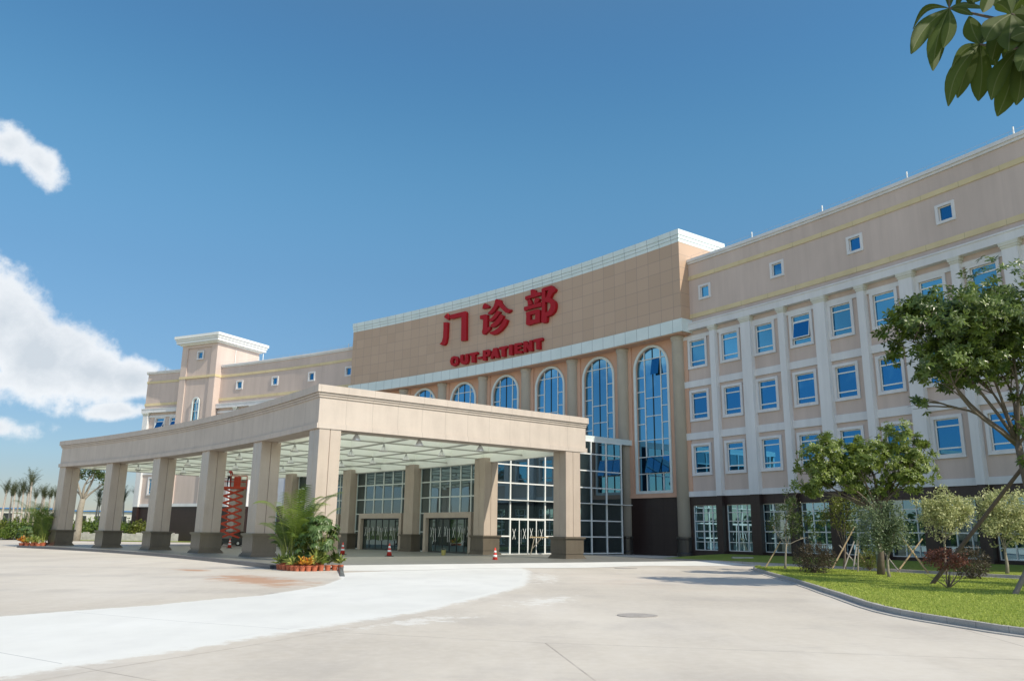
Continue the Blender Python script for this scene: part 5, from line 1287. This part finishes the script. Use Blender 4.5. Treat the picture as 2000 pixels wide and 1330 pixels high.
be = [(0, 1), (1, 2), (2, 3), (3, 4), (4, 5), (5, 6), (0, 7), (7, 8), (8, 9), (9, 10), (0, 11), (11, 12), (12, 13), (13, 14), (3, 15), (15, 16), (16, 17), (3, 18), (18, 19), (19, 20), (17, 21), (20, 22)]
br = [.115, .10, .125, .07, .05, .082, .07, .085, .058, .04, .035, .085, .058, .04, .035, .058, .042, .03, .058, .042, .03, .03, .03]
w0 = len(bv)
for sgn, wi in ((1, 21), (-1, 22)):                       # fingers and thumb closing over the rail
    wx, wy, wz = bv[wi]
    for k, fx in enumerate((-.03, -.01, .01, .03)):
        a = len(bv); L = (.032, .04, .038, .03)[k]
        bv += [(wx + fx, wy + .035, wz + .012), (wx + fx, wy + .035 + L * .7, wz - .015), (wx + fx, wy + .02 + L * .4, wz - .045)]; be += [(wi, a), (a, a + 1), (a + 1, a + 2)]; br += [.0095, .009, .008]
    a = len(bv); bv += [(wx - sgn * .035, wy + .0, wz - .005), (wx - sgn * .05, wy + .03, wz - .035)]; be += [(wi, a), (a, a + 1)]; br += [.011, .009]
P_ = empty('person', (LX, LY, 0), 'worker in dark trousers and reddish shirt standing on the raised lift platform', 'person')
Rz = Matrix.Rotation(radians(14), 4, 'Z'); ps = Rz @ Vector((-.50, .02, 0)); P_.location = (LX + ps.x, LY + ps.y, PZ + 5.32); P_.rotation_euler = (0, 0, radians(14))
skin_obj('body', bv, be, br, M['skin'], P_)
def sub_(ids, grow, name, mat):
    mp = {v: i for i, v in enumerate(ids)}; skin_obj(name, [bv[i] for i in ids], [(mp[a], mp[b]) for a, b in be if a in mp and b in mp], [br[i] + grow for i in ids], mat, P_)
sub_([1, 2, 3, 15, 16, 18, 19, 0], .014, 'shirt', M['shirt']); sub_([0, 7, 8, 9, 11, 12, 13], .014, 'trousers', M['trouser'])
mb = MB(); mb.lathe([(.02, .12), (.065, .105), (.098, .06), (.10, .0), (.085, -.05), (.04, -.07)], 16, (0, .012, 1.665)); mb.build('hair', M['hair'], P_, smooth=True, local=True)
mb = MB()
for x in (-.032, .032): mb.lathe([(.004, -.012), (.012, 0), (.004, .012)], 8, (x, .098, 1.645))
mb.build('eyes', M['hair'], P_, local=True)
mb = MB(); mb.add([(0, .105, 1.645), (-.014, .108, 1.61), (.014, .108, 1.61), (0, .13, 1.612)], [(0, 1, 3), (0, 3, 2), (1, 2, 3)]); mb.box(-.022, .022, .095, .106, 1.578, 1.586)
for x in (-.088, .088): mb.lathe([(.006, -.03), (.016, 0), (.006, .03)], 8, (x, .03, 1.63))
mb.build('face', M['skin'], P_, local=True)
for x, y in ((.115, .05), (-.135, 0)):
    mb = MB(); mb.box(x - .045, x + .045, y - .09, y + .17, 0, .075); mb.build('shoe', M['shoe'], P_, local=True)

# ================================================================ BRANCH OVER THE VIEWER (top right)
M['leaf_near'] = None
q = Mat('near leaf'); at = q.N.new('ShaderNodeAttribute'); at.attribute_name = 'Col'
c = q.mix(at.outputs['Fac'], (.022, .042, .007), (.052, .078, .014)); c = q.mix(q.math('GREATER_THAN', at.outputs['Fac'], 1.97), c, (.11, .13, .05)); q.out(c, .55, .18)
tr = q.N.new('ShaderNodeBsdfTranslucent'); tr.inputs['Color'].default_value = (.10, .15, .02, 1); ms = q.N.new('ShaderNodeMixShader'); ms.inputs[0].default_value = .30
q.L.new(q.b.outputs[0], ms.inputs[1]); q.L.new(tr.outputs[0], ms.inputs[2]); q.L.new(ms.outputs[0], q.N['Material Output'].inputs[0]); M['leaf_near'] = q.m
r = empty('overhanging_tree', (4.0, 1.6, 0), 'leafy branch with long drooping leaves hanging in at the top right corner', 'tree')
lf = MB(); lf.usecol = True
def big_leaf(b, tip, w, bendv, tilt=0.0, col=.5):
    b = Vector(b); tip = Vector(tip); d = tip - b; L = d.length; d.normalize(); view = Vector((.35, .9, .2)).normalized()
    s_ = d.cross(view).normalized(); n = s_.cross(d); s_ = (s_ * cos(tilt) + n * sin(tilt)).normalized(); n = s_.cross(d); K_ = 10; vs = []
    for k in range(K_ + 1):
        t = k / K_; c = b + d * L * t + Vector(bendv) * sin(pi * t); ww = w * (sin(pi * min(1, t * .97 + .03) ** 1.25)) ** .8 if 0 < t < 1 else .002
        if t < .08: ww *= .5
        e = n * ww * .22
        vs += [c - s_ * ww + e, c - s_ * .0011, c + s_ * .0011, c + s_ * ww + e]
    fs = [(4 * k + i, 4 * k + i + 1, 4 * k + 5 + i, 4 * k + 4 + i) for k in range(K_) for i in range(3)]
    o_ = len(lf.v); lf.add(vs, fs, 0, col)
    for k in range(K_ + 1): lf.c[o_ + 4 * k + 1] = 2.0; lf.c[o_ + 4 * k + 2] = 2.0
U = 1 / 655.0
def W_(c, dx, dy, dd=0.0): return Vector((c[0] + dx * U + dd * .6, 2.4 + dd, c[2] - dy * U))
cA = (1.305 + .0, 2.4, 3.175)
def at_(u, v, d=2.4):   # point in the air seen at that angle from the eye, d metres ahead
    x = (u - 1000) / 1576.055; y = -(v - 665) / 1576.055; x, y = x * cos(ROLL) - y * sin(ROLL), x * sin(ROLL) + y * cos(ROLL)
    dv = Vector((x, cos(PITCH) - y * sin(PITCH), sin(PITCH) + y * cos(PITCH))); return Vector((0, 0, CAM_H)) + dv * (d / dv.y)
LV = [  # whorl centre, tips, half widths, bends
 ((1854, 17, 2.40), [((1779, 106), .034, (-8, -10), .3), ((1822, 139), .034, (-6, -6), .1), ((1843, 94), .026, (7, -3), -.2), ((1783, 58), .016, (-6, -26), .9), ((1926, 16), .022, (0, -10), .5), ((1848, -45), .02, (4, 0), .2), ((1900, 30), .016, (0, -6), .2)]),
 ((1914, 87, 2.35), [((1852, 208), .030, (-14, -6), .2), ((1870, 192), .030, (-4, -2), -.2), ((1911, 198), .038, (6, 0), .0), ((1858, 135), .020, (-2, -14), .7), ((1893, 32), .034, (-3, 4), .1), ((1930, 40), .022, (4, 4), .5), ((1945, 128), .034, (8, -6), -.2), ((1935, 70), .02, (0, -6), .3)]),
 ((1989, 95, 2.30), [((1936, 196), .032, (-10, -4), .1), ((1948, 228), .040, (4, 4), -.1), ((1985, 206), .036, (8, 0), .2), ((2012, 200), .034, (10, 0), 0), ((1960, 120), .02, (-6, -8), .5), ((2030, 120), .03, (0, -8), 0), ((1995, 10), .03, (0, 0), .2)]),
 ((1975, 28, 2.28), [((1925, 80), .038, (-8, -4), .1), ((1938, 118), .036, (-6, 0), -.1), ((1970, 100), .042, (0, 0), 0), ((2000, 95), .038, (6, 0), 0), ((1945, 8), .022, (-2, -8), .3), ((1960, -40), .03, (0, 0), .1), ((2030, 40), .034, (0, -6), 0)]),
 ((1940, -25, 2.32), [((1900, 5), .022, (-4, -4), .2), ((1920, 25), .024, (0, 0), 0), ((1955, 20), .026, (3, 0), .2), ((1985, 0), .026, (3, 0), .2)]),
 ((2035, 60, 2.25), [((1990, 140), .036, (-4, 0), 0), ((2010, 160), .036, (0, 0), .2), ((1975, 75), .03, (-4, -4), 0), ((2060, 170), .036, (0, 0), .2)]),
 ((1878, -18, 2.40), [((1853, -60), .02, (0, 0), 0), ((1868, 14), .012, (2, 0), .4), ((1905, 12), .018, (3, 0), .4)]),
]
RN = random.Random(4)
for (u, v, d), tips in LV:
    c = at_(u, v, d)
    for (tu, tv), w, (bx, by), tilt in tips:
        t = at_(tu, tv, d + RN.uniform(-.06, .06)); big_leaf(c, t, w * .86, (bx * U, 0, -by * U), tilt, RN.random())
for _ in range(150):      # the rest of the crown, above and to the right of the view
    c = Vector((RN.uniform(1.75, 3.4), RN.uniform(.3, 3.0), RN.uniform(3.1, 4.9)))
    if c.x < .72 * c.y and c.z < 1.6 + .72 * c.y: continue
    for k in range(7):
        an = RN.random() * 6.28; t = c + Vector((cos(an) * .12, sin(an) * .11, RN.uniform(-.17, -.03))); big_leaf(c, t, .03, (0, 0, .015), RN.uniform(-.8, .8), RN.random())
lf.build('leaves', M['leaf_near'], r)
wd = MB(); pA = at_(1854, 17); pB = at_(1914, 87, 2.35); pC = at_(1989, 95, 2.3); pD = at_(1975, 28, 2.28)
wd.tube([pA, at_(1900, 27, 2.38), at_(1940, 36, 2.34), at_(1990, 40, 2.3), at_(2060, 30, 2.25), (2.6, 1.9, 3.6), (3.4, 1.7, 3.4), (4.0, 1.6, 2.6), (4.05, 1.6, 0)], [.0035, .004, .005, .006, .009, .025, .05, .09, .13], 8)
wd.tube([pB, at_(1945, 92, 2.33), pC, at_(2040, 85, 2.25), (2.6, 1.9, 3.6)], [.0035, .004, .005, .008, .02], 8)
wd.tube([at_(1854, -45, 2.4), pA], [.004, .003], 6); wd.tube([pD, at_(2010, 45, 2.3)], [.004, .005], 6)
wd.build('branches', M['bark'], r, smooth=True)
